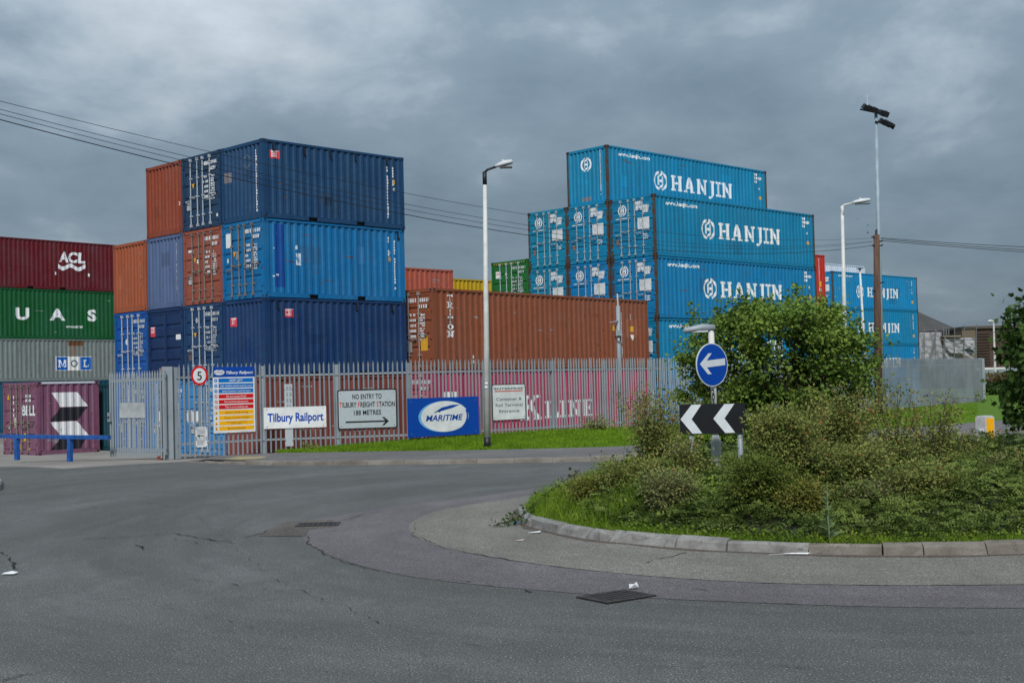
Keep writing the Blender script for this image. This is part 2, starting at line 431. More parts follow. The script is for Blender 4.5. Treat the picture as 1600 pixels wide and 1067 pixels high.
class Box:
    """A container standing at (x, y, z) turned by yaw; col is its paint."""
    def __init__(self, label, x, y, z, yaw, col, L=6.058, H=2.591, doors=False, pockets=None, rust=.25, fade=.16, dirt=.3, group=None, post=None, rods=None, rail=None, plainrod=True, seed=1, cast=None, size=1.0):
        self.root = thing('shipping_container', label, 'container', (x, y, z), math.pi / 2 - yaw, group)
        self.root.scale = (size, size, size)
        self.L, self.H, self.doors, self.rnd = L, H, doors, random.Random(seed * 91 + 5)
        self.xs, self.ds = profile(L - .24, .278, .036, .07); self.xs = self.xs + .12
        self.es, self.ed = profile(W - .22, .238, .045, .06); self.es = self.es + .11
        pm = self.pm = paint(col, rust, fade, dirt); po = post or pm; self.col = col
        pockets = (L < 7) if pockets is None else pockets
        def put(name, me, mat, parent=None, loc=(0, 0, 0)):
            o = link(name, me, parent or self.root); o.location = loc
            if mat is not None:
                o.material_slots[0].link = 'OBJECT'; o.material_slots[0].material = mat
            return o
        self.put = put
        for iw in (0, 1):
            for iv in (0, 1):
                for iu in (0, 1):
                    su, sv, sw = (1 if iu == 0 else -1), (1 if iv == 0 else -1), (1 if iw == 0 else -1)
                    put('corner_casting', cmesh(('cast', su, sv, sw), lambda: casting_mesh(su, sv, sw)), cast or po, None, (iu * L, iv * W, iw * H))
        for iu in (0, 1):
            for iv in (0, 1):
                m = lambda: MB().box(.008, .125, .008, .105, .118, H - .118).mesh('corner_post', [None])
                o = put('corner_post', cmesh(('post', H), m), po, None, (iu * L, iv * W, 0)); o.scale = (1 - 2 * iu, 1 - 2 * iv, 1)
        put('side_wall', cmesh(('side', L, H), lambda: sheet_side(L, H)), pm)
        o = put('side_wall', cmesh(('side', L, H), lambda: sheet_side(L, H)), pm, None, (0, W, 0)); o.scale = (1, -1, 1)
        tr = cmesh(('trail', L, H), lambda: MB().box(.178, L - .178, .010, .068, H - .078, H - .006).mesh('top_rail', [None]))
        br = cmesh(('brail', L, pockets), lambda: pocket_rail(L, pockets))
        for iv in (0, 1):
            o = put('top_rail', tr, rail or pm, None, (0, iv * W, 0)); o.scale = (1, 1 - 2 * iv, 1)
            o = put('bottom_rail', br, pm, None, (0, iv * W, 0)); o.scale = (1, 1 - 2 * iv, 1)
        put('floor', cmesh(('floor', L), lambda: MB().box(.06, L - .06, .06, W - .06, .10, .165).mesh('floor', [None])), M_floor)
        put('roof', cmesh(('roof', L, H), lambda: MB().box(.06, L - .06, .071, W - .071, H - .03, H - .012).mesh('roof', [None])), pm)
        for iu in (0, 1):
            front = iu == (1 if doors else 0)
            hd = cmesh(('hdr', H), lambda: MB().box(.012, .07, .162, W - .162, H - .118, H - .008).mesh('end_header', [None]))
            sl = cmesh('sill', lambda: MB().box(.012, .09, .162, W - .162, .012, .20).mesh('end_sill', [None]))
            for nm, me in (('end_header', hd), ('end_sill', sl)):
                o = put(nm, me, pm, None, (iu * L, 0, 0)); o.scale = (1 - 2 * iu, 1, 1)
            if front or iu == 1:
                o = put('end_wall', cmesh(('end', H), lambda: sheet_end(H)), pm, None, (iu * L, 0, 0)); o.scale = (1 - 2 * iu, 1, 1)
        if doors:
            wd = (W - .24) / 2; rm = rods or M_rod
            put('door_seal', cmesh(('seal', H), lambda: MB().box(.075, .10, .112, W - .112, .2, H - .12).mesh('door_seal', [None])), M_seal)
            for k, y0 in ((0, .115), (1, .125 + wd)):          # k=1 is the leaf seen on the left
                lf = put('door_leaf', cmesh(('leaf', H), lambda: door_mesh(H, wd)), pm, None, (.022, y0, .22))
                if plainrod:
                    for fy in ((.45, .86) if k == 0 else (.16, .55)):
                        put('lock_rod', cmesh(('rod', H), lambda: rod_mesh(H)), rm, lf, (-.004, wd * fy, -.12))
                        sg = -1 if k == 0 else 1
                        put('lock_handle', cmesh(('hdl', sg), lambda: handle_mesh(sg)), rm, lf, (-.004, wd * fy, .78 if fy > .5 else .90))
                for q in range(4):
                    put('hinge', cmesh('hinge', lambda: MB().box(-.02, .03, -.045, .045, -.05, .05).mesh('hinge', [None])), pm, lf,
                        (-.01, -.01 if k == 0 else wd + .01, .2 + q * (H - .36 - .4) / 3))
        r = self.rnd; tone = lambda k, g: paint(tuple(min(1, c * k + g) for c in col), rust, fade, dirt)
        for _ in range(r.randint(1, 3)):
            x, z, w_, h_ = r.uniform(.4, L - 1.4), r.uniform(.3, H - 1.1), r.uniform(.25, .9), r.uniform(.25, .7)
            self.side(rect(x, z, x + w_, z + h_), tone(r.choice((.74, .84, 1.18)), r.choice((0, 0, .012))), 'touched_up_patch', .0022)
        sc_ = []
        for _ in range(r.randint(6, 12)):
            x, z = r.uniform(.3, L - .9), r.uniform(.25, H - .3); w_ = r.uniform(.05, .55)
            sc_.append([(x, z), (x + w_, z + r.uniform(-.05, .05)), (x + w_, z + r.uniform(.012, .03)), (x, z + r.uniform(.01, .03))])
        self.side(sc_, M_scrape if r.random() < .5 else M_scrape2, 'scrape_mark', .003)
        if not doors:
            z = r.uniform(.4, 1.6); x = r.uniform(.3, 1.5); self.end(rect(x, z, x + r.uniform(.2, .5), z + r.uniform(.2, .5)), tone(r.choice((.76, 1.16)), 0), 'touched_up_patch', .0022)
    # paint or stickers laid over the near long side: polys in (u, w)
    def side(self, polys, mat, name='lettering', lift=.004, du=.016):
        if not polys: return
        V, FA = [], []
        for x0, x1, y0, y1 in scan(polys, du):
            d0, d1 = np.interp((x0, x1), self.xs, self.ds); b = len(V)
            V += [(x0, .02 + d0 - lift, y0), (x1, .02 + d1 - lift, y0), (x1, .02 + d1 - lift, y1), (x0, .02 + d0 - lift, y1)]; FA.append((b, b + 1, b + 2, b + 3))
        return fast_mesh(name, V, FA, [mat], self.root, 'stuff' if name.endswith(('marking', 'print', 'mark', 'chip', 'tape', 'address', 'run', 'stripe', 'patch')) else None)
    # the same on the visible end: polys in (h, w), h from the left edge
    def end(self, polys, mat, name='lettering', lift=.004, du=.016):
        if not polys: return
        V, FA = [], []
        for x0, x1, y0, y1 in scan(polys, du):
            b = len(V)
            if self.doors: d0 = d1 = .012
            else: d0, d1 = np.interp((W - x0, W - x1), self.es, self.ed) - .0
            V += [(.02 + d0 - lift, W - x0, y0), (.02 + d1 - lift, W - x1, y0), (.02 + d1 - lift, W - x1, y1), (.02 + d0 - lift, W - x0, y1)]; FA.append((b, b + 1, b + 2, b + 3))
        return fast_mesh(name, V, FA, [mat], self.root, 'stuff' if name.endswith(('marking', 'print', 'mark', 'chip', 'tape', 'address', 'run', 'stripe', 'patch')) else None)
    def door_marks(self, dim=False, circle=False, tri=True, plate=True, white=None):
        """Stencilled codes on a door end: number top right, weights below, sticker and data plate on the left leaf."""
        r, H = self.rnd, self.H; m = M_dim if (dim or self.rnd.random() < .6) else M_white
        self.end(codes(1.34, H - .42, 4, 1, .13, r, 1) + codes(1.78, H - .42, 6, 1, .12, r, 1) + codes(1.82, H - .62, 4, 1, .12, r, 1), m, 'number_marking', .006)
        p = []
        for k in range(5):
            p += codes(1.36, H - .86 - k * .17, 5, 1, .085, r, .8) + codes(1.84, H - .86 - k * .17, 5, 2, .06, r, .85)
        self.end(p, m, 'weight_marking', .006)
        if tri: self.end([[(.62, 1.62), (.80, 1.62), (.71, 1.44)]], M_yel, 'warning_sticker', .006)
        if circle: self.end(ring(.82, 2.05, .085, .055, 0, 360, 20, .8, 1.1) + rect(.80, 2.0, .84, 2.1), m, 'round_mark', .006)
        if plate: self.end(rect(.28, .72, .48, .98), plain('data_plate', (.42, .44, .46), .4), 'data_plate', .006)
        if white: self.end(rect(*white), M_white, 'white_placard', .006)
    def hook(self, us):
        for u in us:
            m = MB().box(u - .02, u + .02, -.012, .018, self.H - .34, self.H - .08).box(u, u + .07, -.012, .018, self.H - .36, self.H - .30)
            o = m.obj('lashing_ring', [M_black], self.root)
def red_label(b, x, y, w=.4, h=.3, end=False):
    f = b.end if end else b.side
    f(rect(x, y, x + w, y + h), M_redlab, 'red_label', .005)
    r = b.rnd; p = rect(x + .03, y + h - .03, x + w - .03, y + h - .012)
    for k in range(3): p += codes(x + .05, y + h - .08 - k * .07, 6, 1, .05, r, .9)
    f(p, M_white, 'label_print', .008, .008)

# ------------------------------------------------------------------ the left stack: five bays, four high
BX, BY, BZ, BYAW = -7.668, 39.85, -.178, .777
PIT, TIER, KB = W + .06, 2.6, .96
vx, vy = -math.cos(BYAW), math.sin(BYAW)
NAVY, MID, DEEP = srgb(20, 64, 104), srgb(0, 106, 164), srgb(10, 50, 98)
def bay(label, v, t, col, **k):
    return Box(label, BX + vx * PIT * KB * v + RNG.normal(0, .012), BY + vy * PIT * KB * v + RNG.normal(0, .012), BZ + TIER * KB * t, BYAW + RNG.normal(0, .0015), col, seed=v * 10 + t, size=KB, **k)
b = bay('dark blue container with red label and hooks, top front corner of the left stack', 0, 3, NAVY, rust=.2)
red_label(b, .33, 1.98, .37, .27); b.hook((.42, 1.68, 2.77, 3.85, 5.25))
b.side(vcodes(5.26, 2.12, 17, .085, b.rnd, .9), M_white, 'number_marking'); b.side(vcodes(5.53, 2.12, 7, .075, b.rnd), M_white, 'code_marking')
b.side(rect(5.53, 1.58, 5.65, 1.75), M_yel, 'yellow_sticker'); b.side(ring(5.6, 1.4, .06, .03, 0, 360, 14) , M_white, 'round_mark')
b.end(vcodes(2.02, 2.2, 22, .072, b.rnd, .95), M_white, 'number_marking')
b.end(ring(1.5, 1.95, .30, .25, 0, 360, 4, .9, 1), plain('grey_frame', (.10, .12, .15)), 'vent_frame', .006); b.end(rect(.14, 1.38, .62, 1.72), plain('faded_placard', (.16, .15, .17), .6, .3), 'faded_placard')
b = bay('dark blue container with silver lock rods on its doors, top tier of the left stack', 1, 3, srgb(28, 58, 90), doors=True, rust=.12)
b.door_marks()
b.end(ring(2.2, .38, .06, .0, 0, 360, 14), M_white, 'round_sticker', .006)
b = bay('orange red container with plain ribbed end, top tier above the slate blue one', 2, 3, srgb(138, 60, 34), rust=.35)
b.end(vcodes(1.96, 2.2, 18, .06, b.rnd, .7), M_dim, 'number_marking'); b.end(ring(2.26, 1.05, .07, .03, 0, 360, 12), M_white, 'round_sticker')
b = bay('bright mid blue container with weathered doors, second from top at the left stack corner', 0, 2, MID, doors=True, rust=.45, fade=.22, rods=M_rodd)
b.door_marks(plate=False, white=(.22, 1.78, .58, 2.26)); b.end(rect(.28, 1.28, .36, 1.42), M_white, 'small_placard', .006); b.end(rect(.8, 1.35, 1.0, 1.62), plain('grey_patch', (.2, .24, .28)), 'grey_patch', .006)
b.side(rect(.45, .35, .86, 2.42), paint(srgb(0, 72, 150), .2), 'repaint_patch', .003)
b.side(vcodes(5.28, 2.2, 6, .09, b.rnd, .9), M_white, 'code_marking'); b.side(rect(5.3, 1.42, 5.42, 1.58), M_yel, 'yellow_sticker'); b.side(ring(5.35, 1.74, .06, .03, 0, 360, 12), M_white, 'round_mark')
b.side(vcodes(5.55, 2.2, 18, .08, b.rnd, .9), M_white, 'number_marking')
b.side(rect(1.28, 1.62, 1.38, 1.76) + rect(1.3, 1.1, 1.52, 1.5), worn_white('scraped_white', (.7, .75, .8), srgb(40, 130, 185), .5), 'scraped_patch')
b.side(rect(.5, .72, .62, .78) + rect(.38, .68, .44, .72) + rect(.55, 2.1, .58, 2.13) + rect(.42, 1.6, .45, 1.63), M_white, 'paint_chip')
b.hook((5.75,))
b = bay('brick red container with rusty lock rods on its doors, beside the bright mid blue one', 1, 2, srgb(150, 78, 60), doors=True, rust=.5, rods=M_rodd)
b.door_marks(white=(.30, 1.84, .62, 1.92)); b.end(rect(.84, 1.42, .95, 1.56), M_white, 'small_placard', .006)
b = bay('slate blue grey container with ribbed end and white vertical number', 2, 2, srgb(82, 100, 138), rust=.25)
b.end(vcodes(1.98, 2.2, 22, .062, b.rnd, .9), M_white, 'number_marking')
b = bay('orange container with ribbed end beside the slate blue one and above bright blue doors', 3, 2, srgb(155, 78, 44), rust=.4)
b.end(vcodes(1.98, 2.2, 22, .055, b.rnd, .65), M_dim, 'number_marking')
b = bay('deep navy container with red labels on end and side, just above the fence', 0, 1, DEEP, rust=.15)
red_label(b, .80, 1.96, .38, .28); red_label(b, .42, 1.72, .32, .3, True); b.hook((.5, 3.8, 5.4))
b = bay('dark slate blue container with white oval mark on silver rodded doors, third tier down', 1, 1, srgb(26, 62, 104), doors=True, rust=.2)
b.door_marks(circle=True); b.end(rect(.26, .66, .5, .98), plain('brown_patch', (.12, .08, .08)), 'brown_patch', .007)
b = bay('navy container with bare doors without lock rods, red label and white plate', 2, 1, srgb(6, 40, 86), doors=True, rust=.1, plainrod=False)
red_label(b, .18, 1.60, .34, .36, True); b.end(rect(1.92, 1.44, 2.32, 1.62), M_white, 'white_plate', .006)
b = bay('bright blue container with silver rods and white oval mark, directly above the open gate', 3, 1, srgb(0, 78, 156), doors=True, rust=.12)
b.door_marks(circle=False, tri=False, plate=False); b.end(ring(.86, 1.5, .09, .05, 0, 360, 18, .8, 1.2) + rect(.84, 1.45, .88, 1.55), M_white, 'round_mark', .006)
b = bay('brown red container at the foot of the left stack behind the notice board', 0, 0, srgb(126, 62, 52), rust=.35)
b = bay('light blue container with doors behind the fence under the speed limit sign', 1, 0, srgb(62, 134, 192), doors=True, rust=.2)
b.door_marks(tri=False); b.end(rect(.4, 1.06, .78, 1.5), M_white, 'white_placard', .007)
b = bay('light blue container with doors seen through the pales beside the rusty gate post', 2, 0, srgb(56, 128, 190), doors=True, rust=.2)
b.door_marks(tri=False, white=(.5, .95, 1.6, 1.5))
b = bay('mid blue container low down seen through the middle of the open gate', 3, 0, srgb(40, 104, 178), doors=True, rust=.2)
b.door_marks(tri=False)
M_offw = plain('bright_gap_white', (.62, .64, .66), .6, .1)  # mauve container's top rail whitened to stand for the bright gap above it
b = bay('dark teal container in shade between the mauve container and the gate', 4, 0, srgb(10, 62, 74), rust=.2, dirt=.5)

# ------------------------------------------------------------------ far left stack and the mauve container
AX, AY, AYAW = -28.87, 72.2, .70
ax, ay = AX - 3.2 * math.sin(AYAW), AY - 3.2 * math.cos(AYAW)
b = Box('dark red container with white letters over a wave, topmost of the far left stack', ax, ay, 2.73 + 2.45 + 2.896, AYAW, srgb(98, 14, 26), 12.192, 2.88, rust=.15, pockets=True, seed=31)
px_l = 3.2 + 3.70
for ch, x_ in (('A', 0), ('C', .60), ('L', 1.22)):
    P, w_ = text(ch, .60, .045, 1.0, .10); b.side(move(P, px_l + x_, 1.66, {'A': .62, 'C': .62, 'L': .5}[ch] / w_, 1.0), M_white)
wave = []
for k in range(24):
    f = lambda t: .10 * math.sin(t * 2 * math.pi * 1.75 + 2.9)
    x0, x1 = k / 24, (k + 1) / 24; xa, xb = 3.2 + 3.66 + 1.76 * x0, 3.2 + 3.66 + 1.76 * x1
    wave.append([(xa, 1.24 + f(x0)), (xb, 1.24 + f(x1)), (xb, 1.48 + f(x1)), (xa, 1.48 + f(x0))])
b.side(wave, M_white, 'wave_mark')
b.side(rect(3.2 + 3.42, .86, 3.2 + 3.52, 1.04) + rect(3.2 + 5.6, .86, 3.2 + 5.7, 1.04), M_white, 'small_mark')
b = Box('green container with three wide spaced white letters on its side in the far left stack', ax, ay, 2.73 + 2.45, AYAW, srgb(0, 84, 36), 12.192, 2.88, rust=.15, seed=32)
def wide_letters(s, xs, y, h, sx):
    o = []
    for ch, x in zip(s, xs):
        p, w = text(ch, h, .045); o += move(p, x - w * sx / 2, y, sx, 1)
    return o
for ch, x_ in zip('UAS', (3.2 + 1.36, 3.2 + 3.56, 3.2 + 5.83)): b.side(wide_letters(ch, (x_,), 1.12, .66, 1.35), M_white)
P, w_ = text('www.uasc.net', .20, .01, .85, .12); b.side(move(P, 3.2 + 4.1, .66, 1.08 / w_ * 1.02, 1.0), M_white, 'web_address')
b = Box('weathered grey container with blue and white letter panel and rust streak', ax, ay, 2.73, AYAW, srgb(122, 131, 130), 12.192, 2.438, rust=.5, dirt=.35, seed=33)
o_ = 3.2
b.side(rect(o_ + 3.40, .60, o_ + 5.78, 1.42), worn_white('panel_white', (.72, .72, .70), srgb(160, 150, 140), .66), 'panel_border', .004)
mb_blue = plain('panel_blue', srgb(10, 92, 178), .5, .1)
for x_ in (3.44, 5.0): b.side(rect(o_ + x_, .63, o_ + x_ + .74, 1.39), mb_blue, 'blue_panel', .006)
def slab1(ch, cx, y, h, wide): p, w = slab(ch, h, 0, wide); return move(p, cx - w / 2, y)
b.side(slab1('M', o_ + 3.83, .80, .42, 1.15), M_white, 'lettering', .008); b.side(slab1('L', o_ + 5.36, .80, .42, 1.1), M_white, 'lettering', .008)
b.side(slab1('O', o_ + 4.6, .79, .44, 1.1), plain('letter_grey', (.13, .18, .21)), 'lettering', .008)
b.side(rect(o_ + 4.22, 2.06, o_ + 5.2, 2.34), paint((.16, .065, .022), .6, .1, .5), 'rust_patch', .003)
tr_ = NT('rust_run'); tr_.color(tr_.mix(tr_.ramp(tr_.noise(3, 6, .7, sc=(3, 3, .25)), .40, .62), srgb(126, 126, 120), srgb(132, 92, 58))); tr_.set(.8)
b.side(rect(o_ + 4.3, 1.45, o_ + 4.62, 2.05) + rect(o_ + 4.78, 1.6, o_ + 4.86, 2.05) + rect(o_ + 5.0, 1.45, o_ + 5.1, 2.05) + rect(o_ + 4.3, .2, o_ + 4.36, .58) + rect(o_ + 4.9, .2, o_ + 4.96, .58), tr_.m, 'rust_run', .003)
Box('dark teal blue container at the foot of the far left stack behind the mauve one', ax, ay, -.16, AYAW, srgb(0, 76, 104), 12.192, 2.88, rust=.2, seed=34)
MV = srgb(128, 80, 104)
b = Box('short mauve container with white and black folded ribbon emblem, behind the blue rail', -16.75, 45.03, -.19, .714, MV, 2.44, 2.591, doors=True, rust=.55, fade=.25, dirt=.4, rods=M_rodd, rail=M_offw, pockets=False, post=paint(MV, .8, .2, .4), seed=41)
wh = worn_white('emblem_white', (.72, .72, .72), tuple(c * .7 for c in MV), .60); bk = worn_white('emblem_black', (.016, .015, .02), tuple(c * .35 for c in MV), .64)
for q in ([(.60, 2.20), (1.75, 2.20), (2.24, 1.68), (.98, 1.68)], [(.50, 1.16), (1.72, 1.16), (2.26, .62), (1.0, .62)]): b.side([[(.5 + (x - .5) * .86, y) for x, y in q]], wh, 'white_ribbon')
for q in ([(.98, 1.66), (2.22, 1.66), (1.74, 1.18), (.50, 1.18)], [(1.0, .60), (2.22, .60), (1.80, .12), (.46, .12)]): b.side([[(.5 + (x - .5) * .86, y) for x, y in q]], bk, 'black_ribbon')
P, w_ = text('BELL', .36, .03); b.end(move(P, 1.34, 1.42, .98 / w_, 1.0), M_white, 'lettering', .007)
b.end(codes(1.6, 2.05, 5, 2, .10, b.rnd, 1) + codes(.72, 2.0, 1, 2, .12, b.rnd, 1) + codes(.72, 1.55, 1, 2, .12, b.rnd, 1) + codes(.3, .92, 2, 1, .1, b.rnd, 1), M_white, 'number_marking', .006)
b.end([[(.28, 1.98), (.46, 1.98), (.37, 2.2)]], M_yel, 'warning_sticker', .006); b.end(rect(.75, .98, 1.02, 1.34), plain('cream_placard', (.48, .42, .33)), 'cream_placard', .006); b.end(rect(1.3, .9, 1.5, 1.3), plain('grey_placard', (.17, .14, .12)), 'grey_placard', .006)
b.end(rect(1.45, .5, 1.62, .78) + rect(.05, .52, .16, .62) + rect(1.05, .2, 1.22, .4) + rect(1.7, .14, 1.9, .26), plain('yellow_tape', (.6, .38, .02)), 'yellow_tape', .013)

# ------------------------------------------------------------------ rust brown container on a crimson one
TX, TY, TZ, TYAW, KT = -2.685, 43.82, -.388, .691, 1.09
TC = srgb(140, 78, 52)
b = Box('rust brown long container with six white letters running down its side', TX, TY, TZ + 2.6 * KT, TYAW, TC, 12.192, 2.591, size=KT, doors=True, rust=.6, fade=.14, dirt=.25, seed=51, rods=plain('brown_rod', (.30, .27, .26), .6))
y = 2.40
for ch in 'TRITON':
    b.side(slab1(ch, .84, y - .195, .195, 1.55), M_white, 'lettering'); y -= .232
b.side(rect(1.86, .36, 1.93, .46) + rect(1.87, .2, 1.92, .31), M_white, 'small_mark')
b.side(vcodes(11.02, 2.2, 6, .06, b.rnd) + vcodes(10.4, 2.1, 19, .075, b.rnd, .85), M_white, 'number_marking')
b.side([[(9.75, 1.38), (10.05, 1.38), (9.9, 1.62)]] + rect(11.0, 1.36, 11.24, 1.56), M_yel, 'warning_sticker'); b.side([[(11.0, 1.24), (11.24, 1.24), (11.12, 1.02)]], M_white, 'round_mark')
b.door_marks(tri=False, plate=False); b.end(rect(1.86, .62, 2.16, 1.06), M_yel, 'yellow_placard', .006); b.end(rect(1.2, .58, 1.5, .98), plain('grey_placard', (.3, .3, .32)), 'lock_box', .03)
KC = srgb(176, 46, 84)
b = Box('faded crimson long container with large white lettering, seen through the fence pales', TX, TY, TZ, TYAW, KC, 12.192, 2.591, size=KT, doors=True, rust=.3, fade=.4, dirt=.3, seed=52)
b.door_marks(dim=True, tri=False)
klw = worn_white('faded_white', (.74, .70, .70), tuple(c * .8 + .08 for c in KC), .68)
for ch, x_, wl_ in (('L', 5.62, .78), ('I', 6.50, .34), ('N', 6.92, .80), ('E', 7.80, .68)):
    P, w_ = slab(ch, .60, 0); b.side(move(P, x_, .87, wl_ / w_, 1.0), klw)
P, w_ = slab('K', .84, 0); b.side(move(P, 4.25, .85, 1.2 / w_, 1.0), klw); b.side(rect(.4, 1.5, 1.1, 1.9), klw, 'faded_patch')
b.side(vcodes(10.9, 2.0, 16, .07, b.rnd, .7), M_dim, 'number_marking')

# ------------------------------------------------------------------ the teal stack
HX, HY, HZ, HYAW, KH = 6.239, 54.82, -.79, .795, 1.03
TEAL = srgb(0, 125, 174)
hx, hy = -math.cos(HYAW), math.sin(HYAW); ux_, uy_ = math.sin(HYAW), math.cos(HYAW)
M_hpost = paint(srgb(66, 74, 74), 1.7, .1, .9); M_hcast = plain('rusty_casting', (.075, .042, .030), .85, .5, 9)
def teal(label, v, t, doors=True, x0=None, worn=.64, sidemarks=True, group=None, col=TEAL, seed=0, size=1.03):
    x, y, z = x0 or (HX + hx * PIT * KH * v + RNG.normal(0, .02), HY + hy * PIT * KH * v + RNG.normal(0, .02), HZ + TIER * KH * t)
    c = tuple(q * RNG.uniform(.88, 1.1) for q in col)
    b = Box(label, x, y, z, HYAW + RNG.normal(0, .001), c, 12.192, 2.591, doors=doors, rust=.3, fade=.16, dirt=.35, post=M_hpost, cast=M_hcast, rods=plain('pale_rod', (.32, .38, .42), .5, .25, 12), group=group, seed=v * 7 + t + seed, size=size)
    ww = worn_white('carrier_white', (.76, .78, .80), tuple(q * .9 + .05 for q in TEAL), worn)
    if sidemarks:
        b.side(move(hmark(), 3.73, 1.33, .49, .46), ww, 'round_emblem')
        P, w_ = slab('HANJIN', .72, .17, 1.0); b.side(move(P, 4.52, .96, 4.74 / w_, 1.0), ww)
        P, w_ = text('www.hanjin.com', .17, .035); b.side(move(P, .78, 2.20, 2.2 / w_, 1.0), ww, 'web_address')
        r = b.rnd
        b.side(codes(11.15, 2.28, 3, 1, .12, r, 1) + codes(11.15, 2.10, 7, 1, .13, r, 1) + codes(11.15, 1.92, 3, 1, .12, r, 1) + rect(11.55, 1.6, 11.63, 1.7), ww, 'number_marking')
        b.side([[(11.5, 1.12), (11.74, 1.12), (11.62, 1.32)]], M_yel, 'warning_sticker')
    if doors:
        r = b.rnd
        b.end(move(hmark(), .67, 2.06, .235, .235), M_white, 'round_emblem', .006)
        b.end(rect(.3, 1.70, 1.08, 1.735), M_white, 'web_address', .006)
        p = codes(1.42, 2.24, 4, 1, .13, r, 1) + codes(1.42, 2.06, 7, 1, .13, r, 1) + codes(1.78, 1.88, 3, 1, .13, r, 1)
        b.end(rect(1.40, 2.20, 1.78, 2.36) + rect(1.40, 1.98, 2.14, 2.18) + rect(1.80, 1.86, 2.1, 1.97), worn_white('number_block', (.52, .58, .62), tuple(q * .8 for q in TEAL), .52), 'number_block', .006)
        b.end(p, M_white, 'number_marking', .008)
        b.end(rect(1.50, 1.18, 2.14, 1.66), plain('white_placard', (.66, .69, .71)), 'weight_panel', .006)
        b.end(codes(1.54, 1.60, 5, 5, .05, r, .6), plain('grey_print', (.25, .32, .36)), 'panel_print', .008)
        b.end(codes(1.82, .92, 6, 3, .055, r, .8), M_white, 'small_print', .006)
        b.end(rect(.30, .62, .46, .84), plain('orange_plate', (.22, .13, .08)), 'data_plate', .006)
    else:
        b.end(move(hmark(), 1.16, 1.88, .31, .33), M_white, 'round_emblem')
        b.end(vcodes(2.0, 2.36, 24, .065, b.rnd, .95), M_white, 'number_marking')
        b.end(rect(.88, .24, 1.4, .42), plain('grey_plate', (.16, .18, .19)), 'data_plate')
    return b
teal('teal blue container with white lettering standing alone on the very top of the large stack', 1, 4, False, (4.503, 57.60, HZ + 4 * 2.6 * 1.03), worn=.70)
teal('teal blue container with white lettering, second tier down and nearest corner of the large stack', 0, 3)
teal('teal blue container showing only its doors, upper tier, directly under the topmost one', 1, 3)
teal('teal blue container showing only its doors, upper tier, end bay beside open sky', 2, 3)
teal('teal blue container with white lettering partly behind the treetop, third tier down', 0, 2, worn=.66)
teal('teal blue container showing only its doors, lower visible tier, middle of three', 1, 2)
teal('teal blue container showing only its doors, lower visible tier, beside the green one', 2, 2)
teal('teal blue container with web address, fourth tier down, largely hidden by the tree', 0, 1)
teal('light blue container seen through the fence at the foot of the large stack', 0, 0, sidemarks=False, col=srgb(20, 130, 190))
for v in (1, 2):
    for t in (0, 1):
        Box('teal container low in the stack hidden behind the rust brown one', HX + hx * PIT * KH * v, HY + hy * PIT * KH * v, HZ + TIER * KH * t, HYAW, TEAL, 12.192, 2.591, size=KH, group='hidden lower containers', seed=t)
GC = srgb(22, 104, 42)
gx, gy = HX + hx * PIT * KH * 3, HY + hy * PIT * KH * 3
b = Box('green container with silver lock rods on its doors, left of the teal stack', gx, gy, 5.11, HYAW, GC, 6.058, 2.591, size=KH, doors=True, rust=.15, seed=61)
b.door_marks(tri=False, plate=False, circle=False, white=(.28, 1.82, .62, 2.14)); b.end(ring(.98, 1.98, .07, .04, 0, 360, 14), M_white, 'round_mark', .006); b.end(rect(.3, 2.0, .6, 2.04), M_redlab, 'red_print', .008)
b.end(sum((rect(.2 + k * .14, 2.46, .26 + k * .14, 2.5) for k in range(15)), []), M_yel, 'hazard_stripe', .03)
for t in (0, 1):
    Box('container at the back hidden under the green one', gx, gy, 5.11 - 2.95 * (t + 1), HYAW, GC, 6.058, 2.85, size=KH, group='hidden lower containers', seed=t)
# pieces of further stacks
def from_right_end(px, py, Y, yaw, L, H):
    p = at(px, py, Y); return p.x - L * math.sin(yaw), p.y - L * math.cos(yaw), p.z - H
x, y, z = from_right_end(708, 422, 57, .78, 6.058, 2.591)
b = Box('salmon red container peeking out behind the mid blue and rust brown ones', x, y, z, .78, srgb(178, 88, 66), rust=.3, seed=71)
b.side(vcodes(5.35, 2.25, 18, .07, b.rnd, .9) + vcodes(5.62, 2.25, 8, .065, b.rnd), M_dim, 'number_marking'); b.side(rect(5.6, 1.56, 5.72, 1.7), M_yel, 'yellow_sticker')
for t in (1, 2): Box('container at the back hidden under the salmon one', x, y, z - TIER * t, .78, srgb(120, 60, 50), group='hidden lower containers')
x, y, z = from_right_end(784, 439, 66, .78, 12.192, 2.591)
b = Box('yellow container whose top shows between the salmon one and the lamp post', x, y, z, .78, srgb(196, 160, 16), 12.192, 2.591, rust=.2, seed=72)
P, w_ = text('ESCO', .5, .04); b.side(move(P, 7.9, 1.52, 1.9 / w_, 1), M_black, 'name_print')
for t in (1, 2): Box('container at the back hidden under the yellow one', x, y, z - TIER * t, .78, srgb(130, 110, 30), 12.192, 2.591, group='hidden lower containers')
x, y, z = from_right_end(1288.5, 399, 77, .78, 12.192, 2.591)
b = Box('bright red container seen as a narrow strip between the two teal stacks', x, y, z, .78, srgb(196, 44, 30), 12.192, 2.591, rust=.25, seed=73)
b.side(vcodes(11.55, 2.3, 16, .09, b.rnd, .9), M_white, 'number_marking'); b.side(rect(11.5, .68, 11.8, 1.0), M_yel, 'yellow_sticker'); b.side(rect(11.5, .4, 11.72, .56), M_white, 'small_mark')
Box('faded salmon container under the bright red one, just above the tree', x, y, z - TIER, .78, srgb(190, 92, 72), 12.192, 2.591, rust=.3, seed=74)
for t in (2, 3): Box('container at the back hidden behind the tree under the red one', x, y, z - TIER * t, .78, srgb(150, 60, 50), 12.192, 2.591, group='hidden lower containers')
